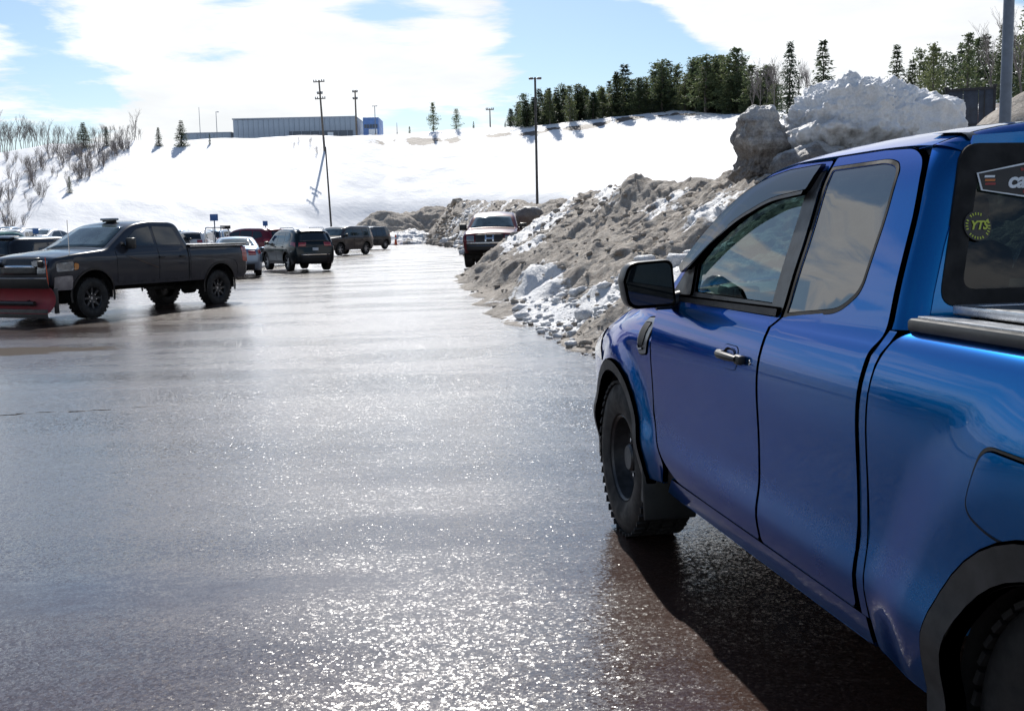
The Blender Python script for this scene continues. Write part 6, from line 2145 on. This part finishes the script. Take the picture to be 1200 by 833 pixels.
    for k in range(5):
        MB().box((-.978, .620 + k * .0225, 1.245), (.008, .006, .056)).build('vent_fin', M['dash'], pd)
    sw = MB()
    m = Matrix.Rotation(R(-62), 3, 'Y')
    cpos = Vector((-1.12, .38, 1.165))
    sw.tube([cpos + m @ Vector((.185 * math.cos(t), .185 * math.sin(t), 0)) for t in np.linspace(0, 2 * PI, 33)], .0155, 10, caps=False)
    so_ = sw.build('steering_wheel', M['dash'], root)
    sp = MB()
    for a in (0, 180, 270): sp.tube([cpos, cpos + m @ Vector((.18 * math.cos(R(a + 90)), .18 * math.sin(R(a + 90)), 0))], .014, 6)
    sp.lathe([(0, .03), (.06, .02), (.065, -.02), (0, -.03)], 16, 'X', tuple(cpos)); sp.build('spokes', M['dashdark'], so_)
    for s in (1, -1):
        se = empty('seat'); se.parent = root
        a = MB(); a.rbox((-1.50, s * .38, .86), (.50, .50, .16), .05); a.build('cushion', M['seat'], se)
        a = MB(); a.rbox((-1.82, s * .38, 1.16), (.14, .48, .62), .055, Matrix.Rotation(R(-14), 3, 'Y')); a.build('backrest', M['seat'], se)
        a = MB(); a.rbox((-1.915, s * .38, 1.535), (.10, .26, .17), .045, Matrix.Rotation(R(-10), 3, 'Y')); a.tube([(-1.90, s * .38 - .06, 1.40), (-1.90, s * .38 - .06, 1.5)], .008, 6).tube([(-1.90, s * .38 + .06, 1.40), (-1.90, s * .38 + .06, 1.5)], .008, 6)
        a.build('headrest', M['seat'], se)
    return root


def prof_at(prof, u):
    t = u * (len(prof) - 1)
    i = min(len(prof) - 2, int(t))
    f = t - i
    return (prof[i][0] * (1 - f) + prof[i + 1][0] * f, prof[i][1] * (1 - f) + prof[i + 1][1] * f)


blue_pickup()

# ================================================================== SMALL THINGS ON THE LOT
def small_sign(u, v, Y, label, w=.30, h=.30):
    p = pole_at(u, v, Y)
    zb = G(p.x, Y)
    o = empty('parking_sign', (p.x, Y, zb), 0, label, 'sign')
    MB().tube([(0, 0, -.1), (0, 0, p.z - zb + h * .5)], .028, 8).build('post', M['galv'], o)
    b = MB(); b.rbox((0, -.04, p.z - zb), (w, .012, h), .004)
    f = b.build('sign_face', M['signblue'], o)
    MB().rbox((0, -.050, p.z - zb), (w * .86, .004, h * .86), .001).build('sign_border', M['signblue'], f)
    m = MB(); m.rbox((0, -.031, p.z - zb - h * .2), (.08, .02, .05), .004); m.build('bracket', M['galv'], o)


small_sign(251, 255, 47, 'left blue square sign on a thin post above the pickup tailgate', .36, .30)
small_sign(311, 262, 60, 'smaller right blue square sign on a thin post, behind the teal crossover', .28, .28)
small_sign(42, 271, 60, 'little blue sign over the far car roofs at left', .34, .3)


def cart_rail():
    a, b = pole_at(240, 267, 47), pole_at(268, 267, 50)
    zb = G(a.x, a.y)
    o = empty('cart_corral', (a.x, a.y, zb), 0, 'white tube rail with an arched end standing over the pickup bed', 'rail')
    d = Vector((b.x - a.x, b.y - a.y, 0))
    zt = a.z - zb
    MB().tube([(0, 0, 0), (0, 0, zt - .1), (d.x * .04, d.y * .04, zt), (d.x * .5, d.y * .5, zt + .02), (d.x * .92, d.y * .92, zt), (d.x, d.y, zt - .12), (d.x, d.y, 0)], .03, 8).build('top_rail', M['alu'], o)
    for k in (.33, .66):
        MB().tube([(d.x * k, d.y * k, 0), (d.x * k, d.y * k, zt)], .025, 8).build('post', M['alu'], o)
    MB().tube([(0, 0, zt * .5), (d.x, d.y, zt * .5)], .022, 8).build('middle_rail', M['alu'], o)
    MB().rbox((d.x * .86, d.y * .86 - .05, zt + .03), (.5, .03, .16), .01).build('end_plate', M['trim'], o)


cart_rail()


def marker():
    x = place(464, 104)
    z = G(x, 104)
    o = empty('traffic_cone', (x, 104, z), 0, 'orange marker cone at the far end of the lane before the snow pile', 'traffic cone')
    c = MB(); c.lathe([(.0, 1.02), (.05, 1.02), (.07, .95), (.11, .5), (.15, .06), (.0, .05)], 16, 'Z'); c.build('body', M['orange'], o)
    b = MB(); b.rbox((0, 0, .03), (.42, .42, .06), .02); b.build('base', M['rubber'], o)
    MB().lathe([(.094, .74), (.111, .56), (.10, .56)], 16, 'Z').build('reflective_band', M['white_lit'], o)


marker()
